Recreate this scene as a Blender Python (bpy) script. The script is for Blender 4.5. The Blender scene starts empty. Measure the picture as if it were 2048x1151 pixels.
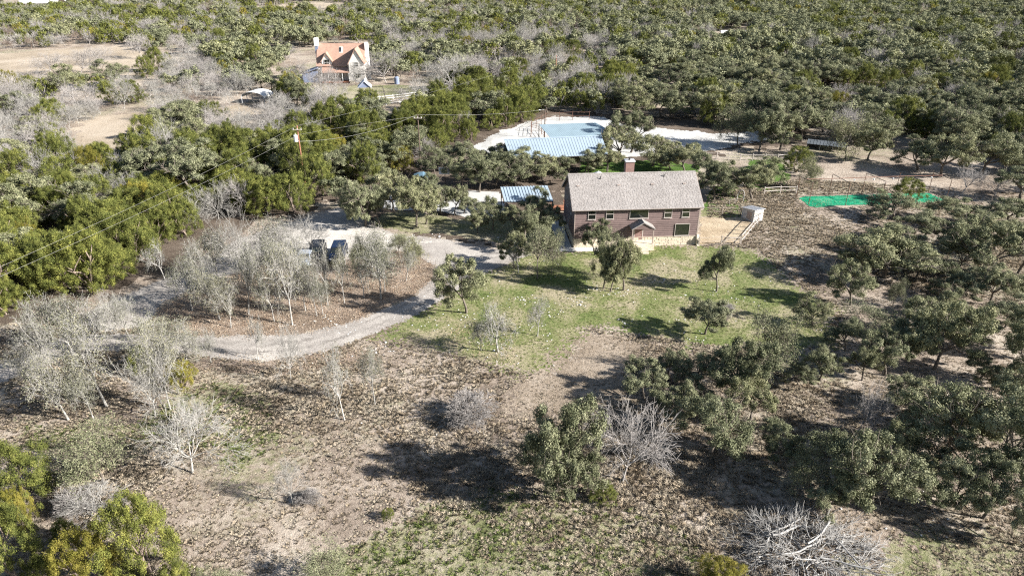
import bpy, math, random
import numpy as np
from mathutils import Vector, Matrix, Euler
R = math.radians
random.seed(7)
scn = bpy.context.scene
col = scn.collection

# ------------------------------------------------------------------ camera, sky, sun, exposure
F_PX, CAM_H, PITCH = 1365.33, 37.3, R(26.6)
CP, SP = math.cos(PITCH), math.sin(PITCH)
cam_d = bpy.data.cameras.new('camera'); cam = bpy.data.objects.new('camera', cam_d); col.objects.link(cam)
cam_d.sensor_width = 36; cam_d.lens = 24.0; cam_d.clip_start = 0.5; cam_d.clip_end = 6000
cam.location = (0, 0, CAM_H); cam.rotation_euler = (R(90) - PITCH, 0, 0)
scn.camera = cam
SUN_EL = R(27.5); SUN_DIR = Vector((0.955, -0.296, 0)).normalized()      # towards the sun, on the ground
world = bpy.data.worlds.new('World'); scn.world = world; world.use_nodes = True
wn = world.node_tree.nodes; wl = world.node_tree.links
sky = wn.new('ShaderNodeTexSky'); sky.sky_type = 'NISHITA'; sky.sun_disc = False
sky.sun_elevation = SUN_EL; sky.sun_rotation = math.atan2(SUN_DIR.x, SUN_DIR.y)
sky.air_density = 1.0; sky.dust_density = 1.0; sky.ozone_density = 1.0
wn['Background'].inputs['Strength'].default_value = 0.055
wl.new(sky.outputs[0], wn['Background'].inputs['Color'])
sun_l = bpy.data.lights.new('sun', 'SUN'); sun_l.energy = 5.0; sun_l.angle = R(0.53); sun_l.color = (1.0, 0.975, 0.935)
sun = bpy.data.objects.new('sun', sun_l); col.objects.link(sun)
sd = Vector((SUN_DIR.x * math.cos(SUN_EL), SUN_DIR.y * math.cos(SUN_EL), math.sin(SUN_EL)))
sun.rotation_euler = sd.to_track_quat('Z', 'Y').to_euler(); sun.location = (60, -20, 60)
scn.view_settings.view_transform = 'Standard'; scn.view_settings.look = 'None'
scn.view_settings.exposure = 1.67; scn.view_settings.gamma = 1.0
scn.view_settings.use_curve_mapping = False
scn.cycles.use_denoising = False; scn.cycles.filter_width = 1.2
scn.cycles.max_bounces = 5; scn.cycles.diffuse_bounces = 2; scn.cycles.glossy_bounces = 2
scn.cycles.transmission_bounces = 2; scn.cycles.transparent_max_bounces = 4


def at(u, v, z=0.0):
    """pixel of the photograph -> point of the place at height z"""
    x = (u - 1024) / F_PX; y = (v - 575.5) / F_PX
    d = (x, CP - y * SP, -SP - y * CP); t = (z - CAM_H) / d[2]
    return Vector((d[0] * t, d[1] * t, z))


def proj(X, Y, Z=0.0):
    D = Y * CP + (CAM_H - Z) * SP; up = Y * SP - (CAM_H - Z) * CP
    return 1024 + F_PX * X / D, 575.5 - F_PX * up / D


# ------------------------------------------------------------------ tags
def tag(o, label=None, cat=None, group=None, kind=None):
    if label: o['label'] = label
    if cat: o['category'] = cat
    if group: o['group'] = group
    if kind: o['kind'] = kind
    return o


def thing(name, label, cat, loc=(0, 0, 0), rz=0.0, group=None, tilt=(0, 0), scale=None):
    o = bpy.data.objects.new(name, None); col.objects.link(o)
    o.empty_display_size = 0.3
    o.location = loc; o.rotation_euler = (tilt[0], tilt[1], rz)
    if scale: o.scale = scale
    return tag(o, label, cat, group)


def link(name, mesh, parent=None):
    o = bpy.data.objects.new(name, mesh); col.objects.link(o)
    if parent is not None: o.parent = parent
    return o


# ------------------------------------------------------------------ materials
def _nt(name):
    m = bpy.data.materials.new(name); m.use_nodes = True
    nt = m.node_tree; b = nt.nodes['Principled BSDF']
    return m, nt, b


def ramp(nt, fac, cols, pos=None):
    r = nt.nodes.new('ShaderNodeValToRGB'); e = r.color_ramp.elements
    n = len(cols)
    while len(e) < n: e.new(0.5)
    for i, c in enumerate(cols):
        e[i].position = pos[i] if pos else i / (n - 1)
        e[i].color = (*c, 1)
    nt.links.new(fac, r.inputs[0]); return r.outputs[0]


def noise(nt, scale, detail=4, rough=0.6, vec=None, dist=0.0):
    n = nt.nodes.new('ShaderNodeTexNoise'); n.inputs['Scale'].default_value = scale
    n.inputs['Detail'].default_value = detail; n.inputs['Roughness'].default_value = rough
    n.inputs['Distortion'].default_value = dist
    if vec is not None: nt.links.new(vec, n.inputs['Vector'])
    return n.outputs[0]


def mathn(nt, op, a, b=None):
    n = nt.nodes.new('ShaderNodeMath'); n.operation = op
    for i, x in enumerate((a, b)):
        if x is None: continue
        if isinstance(x, (int, float)): n.inputs[i].default_value = x
        else: nt.links.new(x, n.inputs[i])
    return n.outputs[0]


def mixc(nt, fac, a, b, mode='MIX'):
    n = nt.nodes.new('ShaderNodeMix'); n.data_type = 'RGBA'; n.blend_type = mode
    for s, x in (('Factor', fac), ('A', a), ('B', b)):
        i = [k for k in n.inputs if k.name == s and (k.type == 'RGBA' if s != 'Factor' else k.type == 'VALUE')][0]
        if isinstance(x, (int, float)): i.default_value = x
        elif isinstance(x, tuple): i.default_value = (*x, 1)
        else: nt.links.new(x, i)
    return [k for k in n.outputs if k.type == 'RGBA'][0]


def geopos(nt):
    return nt.nodes.new('ShaderNodeNewGeometry').outputs['Position']


def bump(nt, b, h, strength=0.5, dist=0.1):
    n = nt.nodes.new('ShaderNodeBump'); n.inputs['Strength'].default_value = strength
    n.inputs['Distance'].default_value = dist
    nt.links.new(h, n.inputs['Height']); nt.links.new(n.outputs[0], b.inputs['Normal'])


def simple(name, c, rough=0.7, metal=0.0, var=0.12, scale=3.0, bmp=0.0, bscale=20.0, spec=0.3, objrand=0.0):
    m, nt, b = _nt(name)
    p = geopos(nt); n = noise(nt, scale, 4, 0.6, p)
    lo = tuple(x * (1 - var) for x in c); hi = tuple(min(1, x * (1 + var)) for x in c)
    out = ramp(nt, n, [lo, hi], [0.3, 0.7])
    if objrand:
        oi = nt.nodes.new('ShaderNodeObjectInfo').outputs['Random']
        k = ramp(nt, oi, [(1 - objrand,) * 3, (1 + objrand * 0.6,) * 3])
        out = mixc(nt, 1.0, out, k, 'MULTIPLY')
    nt.links.new(out, b.inputs['Base Color'])
    b.inputs['Roughness'].default_value = rough; b.inputs['Metallic'].default_value = metal
    b.inputs['Specular IOR Level'].default_value = spec
    if bmp: bump(nt, b, noise(nt, bscale, 5, 0.7, p), bmp, 0.05)
    return m


def leafmat(name, c1, c2, c3, trans=0.25, hue=(0.9, 1.1), scale=1.3):
    m, nt, b = _nt(name)
    p = geopos(nt)
    n = noise(nt, scale, 3, 0.65, p)
    c = ramp(nt, n, [c1, c2, c3], [0.33, 0.5, 0.68])
    oi = nt.nodes.new('ShaderNodeObjectInfo').outputs['Random']
    k = ramp(nt, oi, [(0.74, 0.75, 0.70), (1.0, 1.0, 0.97), (1.16, 1.12, 1.0)])
    c = mixc(nt, 1.0, c, k, 'MULTIPLY')
    nt.links.new(c, b.inputs['Base Color'])
    b.inputs['Roughness'].default_value = 0.8; b.inputs['Specular IOR Level'].default_value = 0.15
    t = nt.nodes.new('ShaderNodeBsdfTranslucent'); nt.links.new(c, t.inputs['Color'])
    mx = nt.nodes.new('ShaderNodeMixShader'); mx.inputs[0].default_value = trans
    nt.links.new(b.outputs[0], mx.inputs[1]); nt.links.new(t.outputs[0], mx.inputs[2])
    nt.links.new(mx.outputs[0], nt.nodes['Material Output'].inputs['Surface'])
    return m


def groundmat(name, cols, pos=None, s1=0.15, s2=3.0, fine=0.35, bmp=0.6, speck=None, tint=None):
    """colours by big patches, broken by a fine grain"""
    m, nt, b = _nt(name)
    p = geopos(nt)
    a = noise(nt, s1, 5, 0.62, p, 0.4); g = noise(nt, s2, 6, 0.75, p)
    g2 = noise(nt, s2 * 5, 3, 0.7, p)
    f = mathn(nt, 'ADD', mathn(nt, 'MULTIPLY', a, 1 - fine), mathn(nt, 'MULTIPLY', g, fine))
    c = ramp(nt, f, cols, pos)
    k = ramp(nt, g2, [(0.62,) * 3, (1.0,) * 3, (1.3,) * 3], [0.36, 0.5, 0.66])
    c = mixc(nt, 1.0, c, k, 'MULTIPLY')
    if tint:
        g3 = ramp(nt, noise(nt, 0.055, 5, 0.65, p), [(0, 0, 0), (1, 1, 1)], [0.5, 0.62]); g4 = ramp(nt, noise(nt, 1.4, 4, 0.7, p), [(0, 0, 0), (1, 1, 1)], [0.40, 0.60])
        c = mixc(nt, mathn(nt, 'MULTIPLY', mathn(nt, 'MULTIPLY', g3, g4), 0.85), c, tint)
    if speck:
        v = nt.nodes.new('ShaderNodeTexVoronoi'); v.inputs['Scale'].default_value = speck[0]; nt.links.new(p, v.inputs['Vector'])
        msk = ramp(nt, v.outputs['Distance'], [(1, 1, 1), (0, 0, 0)], [speck[1], speck[1] + 0.04])
        gate = ramp(nt, noise(nt, 0.5, 3, 0.6, p), [(0, 0, 0), (1, 1, 1)], [0.5, 0.6])
        c = mixc(nt, mathn(nt, 'MULTIPLY', msk, gate), c, speck[2])
    nt.links.new(c, b.inputs['Base Color']); b.inputs['Roughness'].default_value = 0.95
    b.inputs['Specular IOR Level'].default_value = 0.1
    bump(nt, b, mathn(nt, 'ADD', g, mathn(nt, 'MULTIPLY', g2, 0.5)), bmp, 0.25)
    return m


M = {}
M['ground'] = groundmat('dry_grass_ground', [(0.14, 0.11, 0.085), (0.25, 0.20, 0.157), (0.33, 0.275, 0.22), (0.42, 0.36, 0.295)], [0.39, 0.465, 0.525, 0.61], 0.11, 2.6, 0.45, 0.7, tint=(0.15, 0.155, 0.07))
M['lawn'] = groundmat('lawn_grass', [(0.075, 0.105, 0.03), (0.125, 0.15, 0.05), (0.185, 0.185, 0.085), (0.29, 0.25, 0.165)], [0.38, 0.445, 0.505, 0.57], 0.16, 2.6, 0.42, 0.8)
M['green'] = groundmat('green_grass', [(0.05, 0.085, 0.02), (0.075, 0.13, 0.028), (0.13, 0.165, 0.05)], [0.38, 0.5, 0.64], 0.2, 3.0, 0.45, 0.6)
M['mixed'] = groundmat('mixed_grass', [(0.09, 0.10, 0.045), (0.165, 0.17, 0.08), (0.245, 0.225, 0.14), (0.34, 0.295, 0.22)], [0.38, 0.45, 0.51, 0.60], 0.15, 2.6, 0.5, 0.8)
M['road'] = groundmat('gravel_road', [(0.24, 0.215, 0.19), (0.31, 0.28, 0.25), (0.37, 0.34, 0.30)], [0.38, 0.5, 0.62], 0.22, 1.6, 0.35, 0.25)
M['apron'] = groundmat('pale_apron', [(0.36, 0.33, 0.29), (0.43, 0.395, 0.35), (0.49, 0.455, 0.41)], [0.38, 0.5, 0.62], 0.3, 2.0, 0.3, 0.2)
M['litter'] = groundmat('leaf_litter', [(0.10, 0.072, 0.052), (0.19, 0.145, 0.108), (0.28, 0.22, 0.172), (0.40, 0.335, 0.275)], [0.36, 0.46, 0.55, 0.66], 0.25, 3.0, 0.55, 0.9)
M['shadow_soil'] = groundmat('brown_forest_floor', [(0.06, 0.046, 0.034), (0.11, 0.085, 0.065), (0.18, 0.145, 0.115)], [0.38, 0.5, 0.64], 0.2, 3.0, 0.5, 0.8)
M['straw'] = groundmat('straw_field', [(0.22, 0.175, 0.125), (0.33, 0.27, 0.20), (0.42, 0.355, 0.28)], [0.38, 0.5, 0.64], 0.06, 1.6, 0.4, 0.5)
M['straw2'] = groundmat('mown_straw', [(0.18, 0.14, 0.10), (0.28, 0.225, 0.17), (0.37, 0.31, 0.245)], [0.38, 0.5, 0.64], 0.25, 3.0, 0.5, 0.9)
M['dirt'] = groundmat('yard_dirt', [(0.26, 0.20, 0.13), (0.36, 0.285, 0.195), (0.44, 0.365, 0.26)], [0.38, 0.5, 0.64], 0.35, 2.6, 0.4, 0.6)
M['caliche'] = groundmat('white_caliche', [(0.30, 0.29, 0.27), (0.43, 0.418, 0.39), (0.52, 0.508, 0.48)], [0.36, 0.5, 0.62], 0.12, 1.2, 0.3, 0.3)
M['concrete'] = simple('concrete', (0.40, 0.39, 0.37), 0.85, bmp=0.2)
M['walk'] = simple('pale_concrete', (0.58, 0.55, 0.50), 0.85, bmp=0.2)
M['turf'] = groundmat('green_turf', [(0.0, 0.13, 0.06), (0.01, 0.22, 0.11), (0.07, 0.29, 0.16)], [0.38, 0.5, 0.62], 0.5, 2.0, 0.45, 0.6)
M['oakleaf'] = leafmat('live_oak_leaves', (0.080, 0.090, 0.048), (0.170, 0.176, 0.102), (0.29, 0.285, 0.185), 0.1)
M['juniper'] = leafmat('juniper_sprays', (0.040, 0.050, 0.014), (0.110, 0.122, 0.030), (0.225, 0.222, 0.062), 0.06)
M['goldleaf'] = leafmat('golden_juniper_sprays', (0.10, 0.10, 0.02), (0.20, 0.18, 0.035), (0.30, 0.25, 0.06), 0.2)
M['paleleaf'] = leafmat('lichen_oak_leaves', (0.10, 0.102, 0.07), (0.19, 0.188, 0.135), (0.31, 0.302, 0.235), 0.25)
M['bark'] = simple('dark_oak_bark', (0.13, 0.11, 0.09), 0.9, var=0.35, scale=6, spec=0.1)
M['palebark'] = simple('lichen_bark', (0.28, 0.265, 0.24), 0.9, var=0.45, scale=3, spec=0.1, objrand=0.15)
M['twig'] = simple('grey_twigs', (0.30, 0.275, 0.255), 0.9, var=0.25, scale=2, spec=0.1, objrand=0.22)
M['browntwig'] = simple('brown_twigs', (0.20, 0.155, 0.125), 0.9, var=0.3, scale=2, spec=0.1, objrand=0.2)
M['deadwood'] = simple('bleached_wood', (0.30, 0.285, 0.265), 0.9, var=0.35, scale=2.5, spec=0.1)
M['siding'] = simple('stained_siding', (0.155, 0.108, 0.098), 0.75, var=0.14, scale=1.6, bmp=0.3, bscale=9, objrand=0.12)
M['sidingdark'] = simple('siding_gaps', (0.07, 0.045, 0.04), 0.85)
M['stone'] = simple('tan_limestone', (0.50, 0.43, 0.33), 0.9, var=0.2, scale=3.5, bmp=0.5, objrand=0.2)
M['trim'] = simple('taupe_trim', (0.30, 0.24, 0.205), 0.6)
M['whitetrim'] = simple('pale_window_frame', (0.42, 0.37, 0.33), 0.5, var=0.05)
M['chim'] = simple('red_chimney', (0.22, 0.135, 0.115), 0.85, bmp=0.3)
M['metalroof'] = simple('galvalume_roof', (0.30, 0.36, 0.41), 0.5, 0.15, var=0.05, scale=0.6)
M['metalroof2'] = simple('pale_blue_roof', (0.25, 0.325, 0.36), 0.6, 0.25, var=0.06, scale=0.6)
M['darktin'] = simple('dark_tin', (0.13, 0.145, 0.16), 0.5, 0.3)
M['whitemetal'] = simple('white_metal', (0.48, 0.48, 0.48), 0.5, 0.1, var=0.05)
M['steel'] = simple('rusty_pipe', (0.16, 0.085, 0.06), 0.7, 0.2, var=0.2)
M['darksteel'] = simple('dark_steel', (0.06, 0.05, 0.045), 0.6, 0.3)
M['wood'] = simple('weathered_wood', (0.34, 0.29, 0.24), 0.85, var=0.2)
M['redwood'] = simple('red_deck_wood', (0.32, 0.14, 0.08), 0.8, var=0.2)
M['pole'] = simple('creosote_pole', (0.25, 0.11, 0.07), 0.85, var=0.25)
M['darkpole'] = simple('dark_pole', (0.10, 0.07, 0.055), 0.85, var=0.25)
M['white'] = simple('white_paint', (0.62, 0.61, 0.59), 0.6, var=0.04)
M['wire'] = simple('wire', (0.30, 0.29, 0.27), 0.5, 0.3)
M['blackrubber'] = simple('rubber', (0.02, 0.02, 0.02), 0.8)
M['bluepaint'] = simple('dark_blue_paint', (0.008, 0.016, 0.045), 0.25, 0.3, var=0.03, spec=0.6)
M['blackpaint'] = simple('black_paint', (0.012, 0.013, 0.018), 0.25, 0.3, var=0.03, spec=0.6)
M['silverpaint'] = simple('silver_paint', (0.45, 0.48, 0.52), 0.3, 0.4, var=0.03, spec=0.6)
M['redlamp'] = simple('red_lamp', (0.35, 0.02, 0.02), 0.3)
M['salmon'] = simple('salmon_shingles', (0.31, 0.195, 0.145), 0.85, var=0.14, scale=1.2, bmp=0.3)
M['housewhite'] = simple('white_siding', (0.58, 0.55, 0.51), 0.7, var=0.05)
M['bluegrey'] = simple('blue_grey_siding', (0.17, 0.20, 0.28), 0.7)
M['tarp'] = simple('blue_tarp', (0.12, 0.20, 0.26), 0.5, var=0.2, scale=1.5, bmp=0.4, bscale=3)
M['slide'] = simple('lime_slide', (0.35, 0.50, 0.05), 0.4)
M['canopy'] = simple('grey_canopy', (0.42, 0.44, 0.50), 0.7)
M['rock'] = simple('white_limestone', (0.46, 0.44, 0.41), 0.9, var=0.2, objrand=0.2)
M['drygrass'] = leafmat('dry_grass_blades', (0.25, 0.20, 0.15), (0.37, 0.31, 0.245), (0.47, 0.41, 0.335), 0.15, scale=0.35)
M['greengrass'] = leafmat('green_grass_blades', (0.10, 0.14, 0.035), (0.17, 0.20, 0.07), (0.27, 0.26, 0.13), 0.3, scale=0.5)
M['deadleaf'] = leafmat('fallen_leaves', (0.18, 0.12, 0.085), (0.33, 0.245, 0.18), (0.50, 0.43, 0.355), 0.1, scale=1.2)
m, nt, b = _nt('window_glass'); b.inputs['Base Color'].default_value = (0.012, 0.014, 0.012, 1); b.inputs['Roughness'].default_value = 0.05
b.inputs['Specular IOR Level'].default_value = 1.0; b.inputs['IOR'].default_value = 1.55; M['glass'] = m
# shingles: small tabs of several tones
m, nt, b = _nt('roof_shingles')
tc = nt.nodes.new('ShaderNodeTexCoord').outputs['Object']
mp = nt.nodes.new('ShaderNodeMapping'); mp.inputs['Scale'].default_value = (7.0, 13.0, 1.0); nt.links.new(tc, mp.inputs['Vector'])
vo = nt.nodes.new('ShaderNodeTexVoronoi'); vo.inputs['Scale'].default_value = 1.0; nt.links.new(mp.outputs[0], vo.inputs['Vector'])
sep = nt.nodes.new('ShaderNodeSeparateColor'); nt.links.new(vo.outputs['Color'], sep.inputs[0])
c = ramp(nt, sep.outputs[0], [(0.17, 0.15, 0.136), (0.22, 0.198, 0.182), (0.28, 0.256, 0.238)])
k = ramp(nt, noise(nt, 0.5, 4, 0.6, tc), [(0.9,) * 3, (1.08,) * 3], [0.35, 0.65])
c = mixc(nt, 1.0, c, k, 'MULTIPLY'); nt.links.new(c, b.inputs['Base Color']); b.inputs['Roughness'].default_value = 0.9
bump(nt, b, sep.outputs[1], 0.5, 0.03); M['shingle'] = m


# ------------------------------------------------------------------ mesh building
class MB:
    def __init__(s): s.v = []; s.f = []
    def add(s, vs, fs, mat=None):
        o = len(s.v)
        for p in vs:
            p = Vector(p); s.v.append(tuple(mat @ p) if mat is not None else tuple(p))
        s.f += [tuple(i + o for i in f) for f in fs]; return s
    def box(s, x0, x1, y0, y1, z0, z1, mat=None):
        vs = [(x0, y0, z0), (x1, y0, z0), (x1, y1, z0), (x0, y1, z0), (x0, y0, z1), (x1, y0, z1), (x1, y1, z1), (x0, y1, z1)]
        return s.add(vs, [(3, 2, 1, 0), (4, 5, 6, 7), (0, 1, 5, 4), (1, 2, 6, 5), (2, 3, 7, 6), (3, 0, 4, 7)], mat)
    def tube(s, p0, p1, r0, r1=None, n=8, cap=True):
        r1 = r0 if r1 is None else r1
        p0 = Vector(p0); p1 = Vector(p1); d = (p1 - p0).normalized()
        a = d.orthogonal().normalized(); b_ = d.cross(a); vs = []
        for p, r in ((p0, r0), (p1, r1)):
            for i in range(n):
                t = 2 * math.pi * i / n; vs.append(p + a * (r * math.cos(t)) + b_ * (r * math.sin(t)))
        fs = [(i, (i + 1) % n, n + (i + 1) % n, n + i) for i in range(n)]
        if cap: fs += [tuple(range(n - 1, -1, -1)), tuple(range(n, 2 * n))]
        return s.add(vs, fs)
    def path(s, pts, r, n=6):
        for a_, b_ in zip(pts[:-1], pts[1:]): s.tube(a_, b_, r, r, n, True)
        return s
    def slab(s, quad, th):
        """a plate: quad of four points, thickened downwards along its normal"""
        q = [Vector(p) for p in quad]; nrm = (q[1] - q[0]).cross(q[3] - q[0]).normalized()
        if nrm.z < 0: nrm = -nrm
        lo = [p - nrm * th for p in q]
        return s.add(q + lo, [(0, 1, 2, 3), (7, 6, 5, 4), (0, 4, 5, 1), (1, 5, 6, 2), (2, 6, 7, 3), (3, 7, 4, 0)])
    def prism(s, prof, y0, y1, axis='y'):
        """closed profile in (x,z), pushed along y"""
        n = len(prof); vs = [(x, y0, z) for x, z in prof] + [(x, y1, z) for x, z in prof]
        if axis == 'x': vs = [(y, x, z) for x, y, z in vs]
        fs = [tuple(range(n)), tuple(range(2 * n - 1, n - 1, -1))] + [(i, n + i, n + (i + 1) % n, (i + 1) % n) for i in range(n)]
        return s.add(vs, fs)
    def mesh(s, name, mat, bev=0.0):
        me = bpy.data.meshes.new(name); me.from_pydata(s.v, [], s.f); me.update()
        import bmesh
        bm = bmesh.new(); bm.from_mesh(me); bmesh.ops.recalc_face_normals(bm, faces=bm.faces)
        if bev: bmesh.ops.bevel(bm, geom=bm.edges[:], offset=bev, segments=1, affect='EDGES')
        bm.to_mesh(me); bm.free(); me.materials.append(mat); return me
    def build(s, name, mat, parent=None, bev=0.0):
        return link(name, s.mesh(name, mat, bev), parent)


def fast_mesh(name, V, polys, mats, mat_idx=None, smooth=False):
    """V (n,3); polys: list of int arrays (m,k)"""
    me = bpy.data.meshes.new(name); V = np.asarray(V, np.float32)
    me.vertices.add(len(V)); me.vertices.foreach_set('co', V.ravel())
    loops = np.concatenate([p.ravel() for p in polys]).astype(np.int32)
    sizes = np.concatenate([np.full(len(p), p.shape[1], np.int32) for p in polys])
    starts = np.concatenate([[0], np.cumsum(sizes)[:-1]]).astype(np.int32)
    me.loops.add(len(loops)); me.loops.foreach_set('vertex_index', loops)
    me.polygons.add(len(sizes)); me.polygons.foreach_set('loop_start', starts); me.polygons.foreach_set('loop_total', sizes)
    for m_ in mats: me.materials.append(m_)
    if mat_idx is not None: me.polygons.foreach_set('material_index', mat_idx.astype(np.int32))
    if smooth: me.polygons.foreach_set('use_smooth', np.ones(len(sizes), bool))
    me.update(calc_edges=True); return me


def inside(P, poly):
    x, y = P[:, 0], P[:, 1]; r = np.zeros(len(P), bool); n = len(poly); j = n - 1
    for i in range(n):
        xi, yi = poly[i]; xj, yj = poly[j]
        c_ = ((yi > y) != (yj > y)) & (x < (xj - xi) * (y - yi) / (yj - yi + 1e-12) + xi)
        r ^= c_; j = i
    return r


def sdist(P, poly):
    d = np.full(len(P), 1e9); n = len(poly)
    for i in range(n):
        a = np.array(poly[i]); b_ = np.array(poly[(i + 1) % n]); ab = b_ - a
        t = np.clip(((P - a) @ ab) / (ab @ ab + 1e-12), 0, 1)
        d = np.minimum(d, np.hypot(*(P - a - t[:, None] * ab).T))
    return np.where(inside(P, poly), d, -d)


_lat = np.random.RandomState(3).rand(64, 64)
def vnoise(P, s):
    q = P * s; i = np.floor(q).astype(int); f_ = q - i; f_ = f_ * f_ * (3 - 2 * f_)
    g = lambda a, b_: _lat[(i[:, 0] + a) % 64, (i[:, 1] + b_) % 64]
    return (g(0, 0) * (1 - f_[:, 0]) + g(1, 0) * f_[:, 0]) * (1 - f_[:, 1]) + (g(0, 1) * (1 - f_[:, 0]) + g(1, 1) * f_[:, 0]) * f_[:, 1]


def wpoly(px): return [tuple(at(u, v)[:2]) for u, v in px]


def sheet(name, px, mat, z, cell=0.3, amp=0.6, soft=0.4, world_poly=None, label=None):
    """a ground sheet whose edge is frayed cell by cell, as grass and gravel fray"""
    poly = world_poly or wpoly(px); A = np.array(poly)
    x0, y0 = A.min(0) - amp * 1.5; x1, y1 = A.max(0) + amp * 1.5
    nx = int((x1 - x0) / cell) + 1; ny = int((y1 - y0) / cell) + 1
    X, Y = np.meshgrid(x0 + (np.arange(nx) + .5) * cell, y0 + (np.arange(ny) + .5) * cell)
    P = np.stack([X.ravel(), Y.ravel()], 1)
    d = sdist(P, poly) + (vnoise(P, 0.45) - .5) * 2 * amp + (vnoise(P + 31, 1.7) - .5) * amp + (np.random.RandomState(5).rand(len(P)) - .5) * soft
    keep = np.where(d > 0)[0]; iy, ix = keep // nx, keep % nx
    w = nx + 1; q = np.stack([iy * w + ix, iy * w + ix + 1, (iy + 1) * w + ix + 1, (iy + 1) * w + ix], 1)
    u, inv = np.unique(q.ravel(), return_inverse=True)
    V = np.stack([x0 + (u % w) * cell, y0 + (u // w) * cell, np.full(len(u), z)], 1)
    jit = np.random.RandomState(9).rand(len(u), 2) - .5; V[:, :2] += jit * cell * .5
    o = link(name, fast_mesh(name, V, [inv.reshape(-1, 4)], [mat])); tag(o, kind='structure')
    return o


# ------------------------------------------------------------------ the ground
gs = np.array([-2500, -600, -250, -100, 0, 100, 250, 600, 2500.]); gy = np.array([-400, -60, 0, 60, 120, 250, 500, 1000, 4500.])
V = np.array([(x, y, 0) for y in gy for x in gs]); n = len(gs)
q = np.array([(j * n + i, j * n + i + 1, (j + 1) * n + i + 1, (j + 1) * n + i) for j in range(len(gy) - 1) for i in range(n - 1)])
tag(link('ground', fast_mesh('ground', V, [q], [M['ground']])), kind='structure')

P_LAWN = [(735, 678), (830, 628), (905, 583), (960, 548), (1005, 530), (1060, 506), (1150, 502), (1250, 498), (1400, 492), (1520, 497), (1545, 530), (1600, 570), (1665, 620), (1660, 690), (1560, 700), (1430, 690), (1290, 672), (1180, 655), (1130, 735), (1040, 745), (930, 715), (820, 690)]
P_DRIVE = [(-60, 800), (-60, 745), (60, 705), (130, 668), (250, 668), (400, 672), (520, 672), (600, 668), (690, 648), (760, 622), (830, 590), (870, 556), (868, 530), (840, 512), (790, 500), (720, 515), (640, 520), (560, 522), (470, 545), (380, 580), (320, 610), (290, 650), (200, 665), (150, 640), (210, 605), (320, 563), (420, 530), (470, 480), (560, 450), (640, 425), (700, 408), (728, 420), (740, 448), (800, 470), (880, 478), (940, 490), (1000, 500), (1060, 506), (1010, 530), (965, 550), (930, 570), (860, 615), (770, 660), (700, 685), (650, 700), (600, 712), (520, 722), (420, 712), (300, 700), (160, 702), (60, 745), (0, 768)]
P_LITTER = [(300, 655), (330, 610), (390, 580), (480, 545), (560, 522), (640, 520), (720, 515), (790, 500), (840, 512), (868, 530), (870, 556), (830, 590), (760, 622), (690, 648), (600, 668), (520, 672), (400, 672)]
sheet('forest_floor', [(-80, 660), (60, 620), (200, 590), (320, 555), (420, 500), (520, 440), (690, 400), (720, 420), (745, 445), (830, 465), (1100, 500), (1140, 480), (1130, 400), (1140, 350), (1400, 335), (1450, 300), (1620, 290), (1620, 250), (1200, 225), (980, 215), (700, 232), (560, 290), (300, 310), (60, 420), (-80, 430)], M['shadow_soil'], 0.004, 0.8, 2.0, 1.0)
sheet('leaf_litter_ground', P_LITTER, M['litter'], 0.008, 0.3, 0.4)
sheet('leaf_litter_verge', [(-60, 745), (-60, 680), (60, 660), (130, 640), (160, 655), (60, 705)], M['litter'], 0.008, 0.3, 0.5)
sheet('leaf_litter_verge', [(420, 712), (520, 722), (600, 712), (650, 700), (720, 690), (760, 700), (740, 730), (560, 745), (440, 750), (380, 735)], M['litter'], 0.008, 0.3, 0.7, 0.8)
sheet('lawn', P_LAWN, M['lawn'], 0.012, 0.22, 1.1, 2.2)
sheet('driveway', P_DRIVE, M['road'], 0.020, 0.2, 0.3, 0.45)
M['rut'] = groundmat('packed_wheel_track', [(0.19, 0.17, 0.15), (0.25, 0.225, 0.20), (0.30, 0.275, 0.245)], [0.38, 0.5, 0.62], 0.3, 1.8, 0.35, 0.2)
def ribbon(name, px, off, wd, mat, z):
    c_ = [at(u, v) for u, v in px]; L_, R_ = [], []
    for i, p in enumerate(c_):
        d = (c_[min(i + 1, len(c_) - 1)] - c_[max(i - 1, 0)]).normalized(); n_ = Vector((-d.y, d.x, 0)); L_.append(p + n_ * (off + wd / 2)); R_.append(p + n_ * (off - wd / 2))
    return sheet(name, None, mat, z, 0.16, 0.18, 0.35, world_poly=[(q_.x, q_.y) for q_ in L_ + R_[::-1]])
CL1 = [(0, 752), (60, 722), (150, 686), (220, 683), (300, 684), (420, 691), (520, 697), (600, 690), (680, 668), (760, 641), (830, 607), (885, 575), (925, 540), (960, 515), (1000, 510)]
CL2 = [(150, 672), (210, 632), (300, 590), (380, 560), (450, 525), (520, 490), (600, 468), (690, 450)]
for o_ in (-.75, .75): ribbon('wheel_track', CL1, o_, .5, M['rut'], 0.0245)
for o_ in (-.75, .75): ribbon('wheel_track', CL2, o_, .5, M['rut'], 0.0245)
sheet('parking_apron', [(560, 470), (620, 448), (700, 446), (740, 455), (800, 474), (860, 484), (800, 496), (720, 508), (640, 512), (580, 500)], M['apron'], 0.026, 0.25, 0.4, 0.3)
sheet('mown_strip', [(1170, 668), (1240, 668), (1280, 685), (1290, 735), (1310, 790), (1160, 830), (1010, 830), (1000, 790), (1085, 745)], M['straw2'], 0.014, 0.22, 1.3, 2.4)
sheet('mixed_grass', [(560, 1250), (700, 1100), (860, 1020), (980, 960), (1090, 985), (1230, 1010), (1340, 1040), (1420, 1120), (1480, 1250)], M['mixed'], 0.006, 0.25, 1.6, 1.2)
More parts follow.
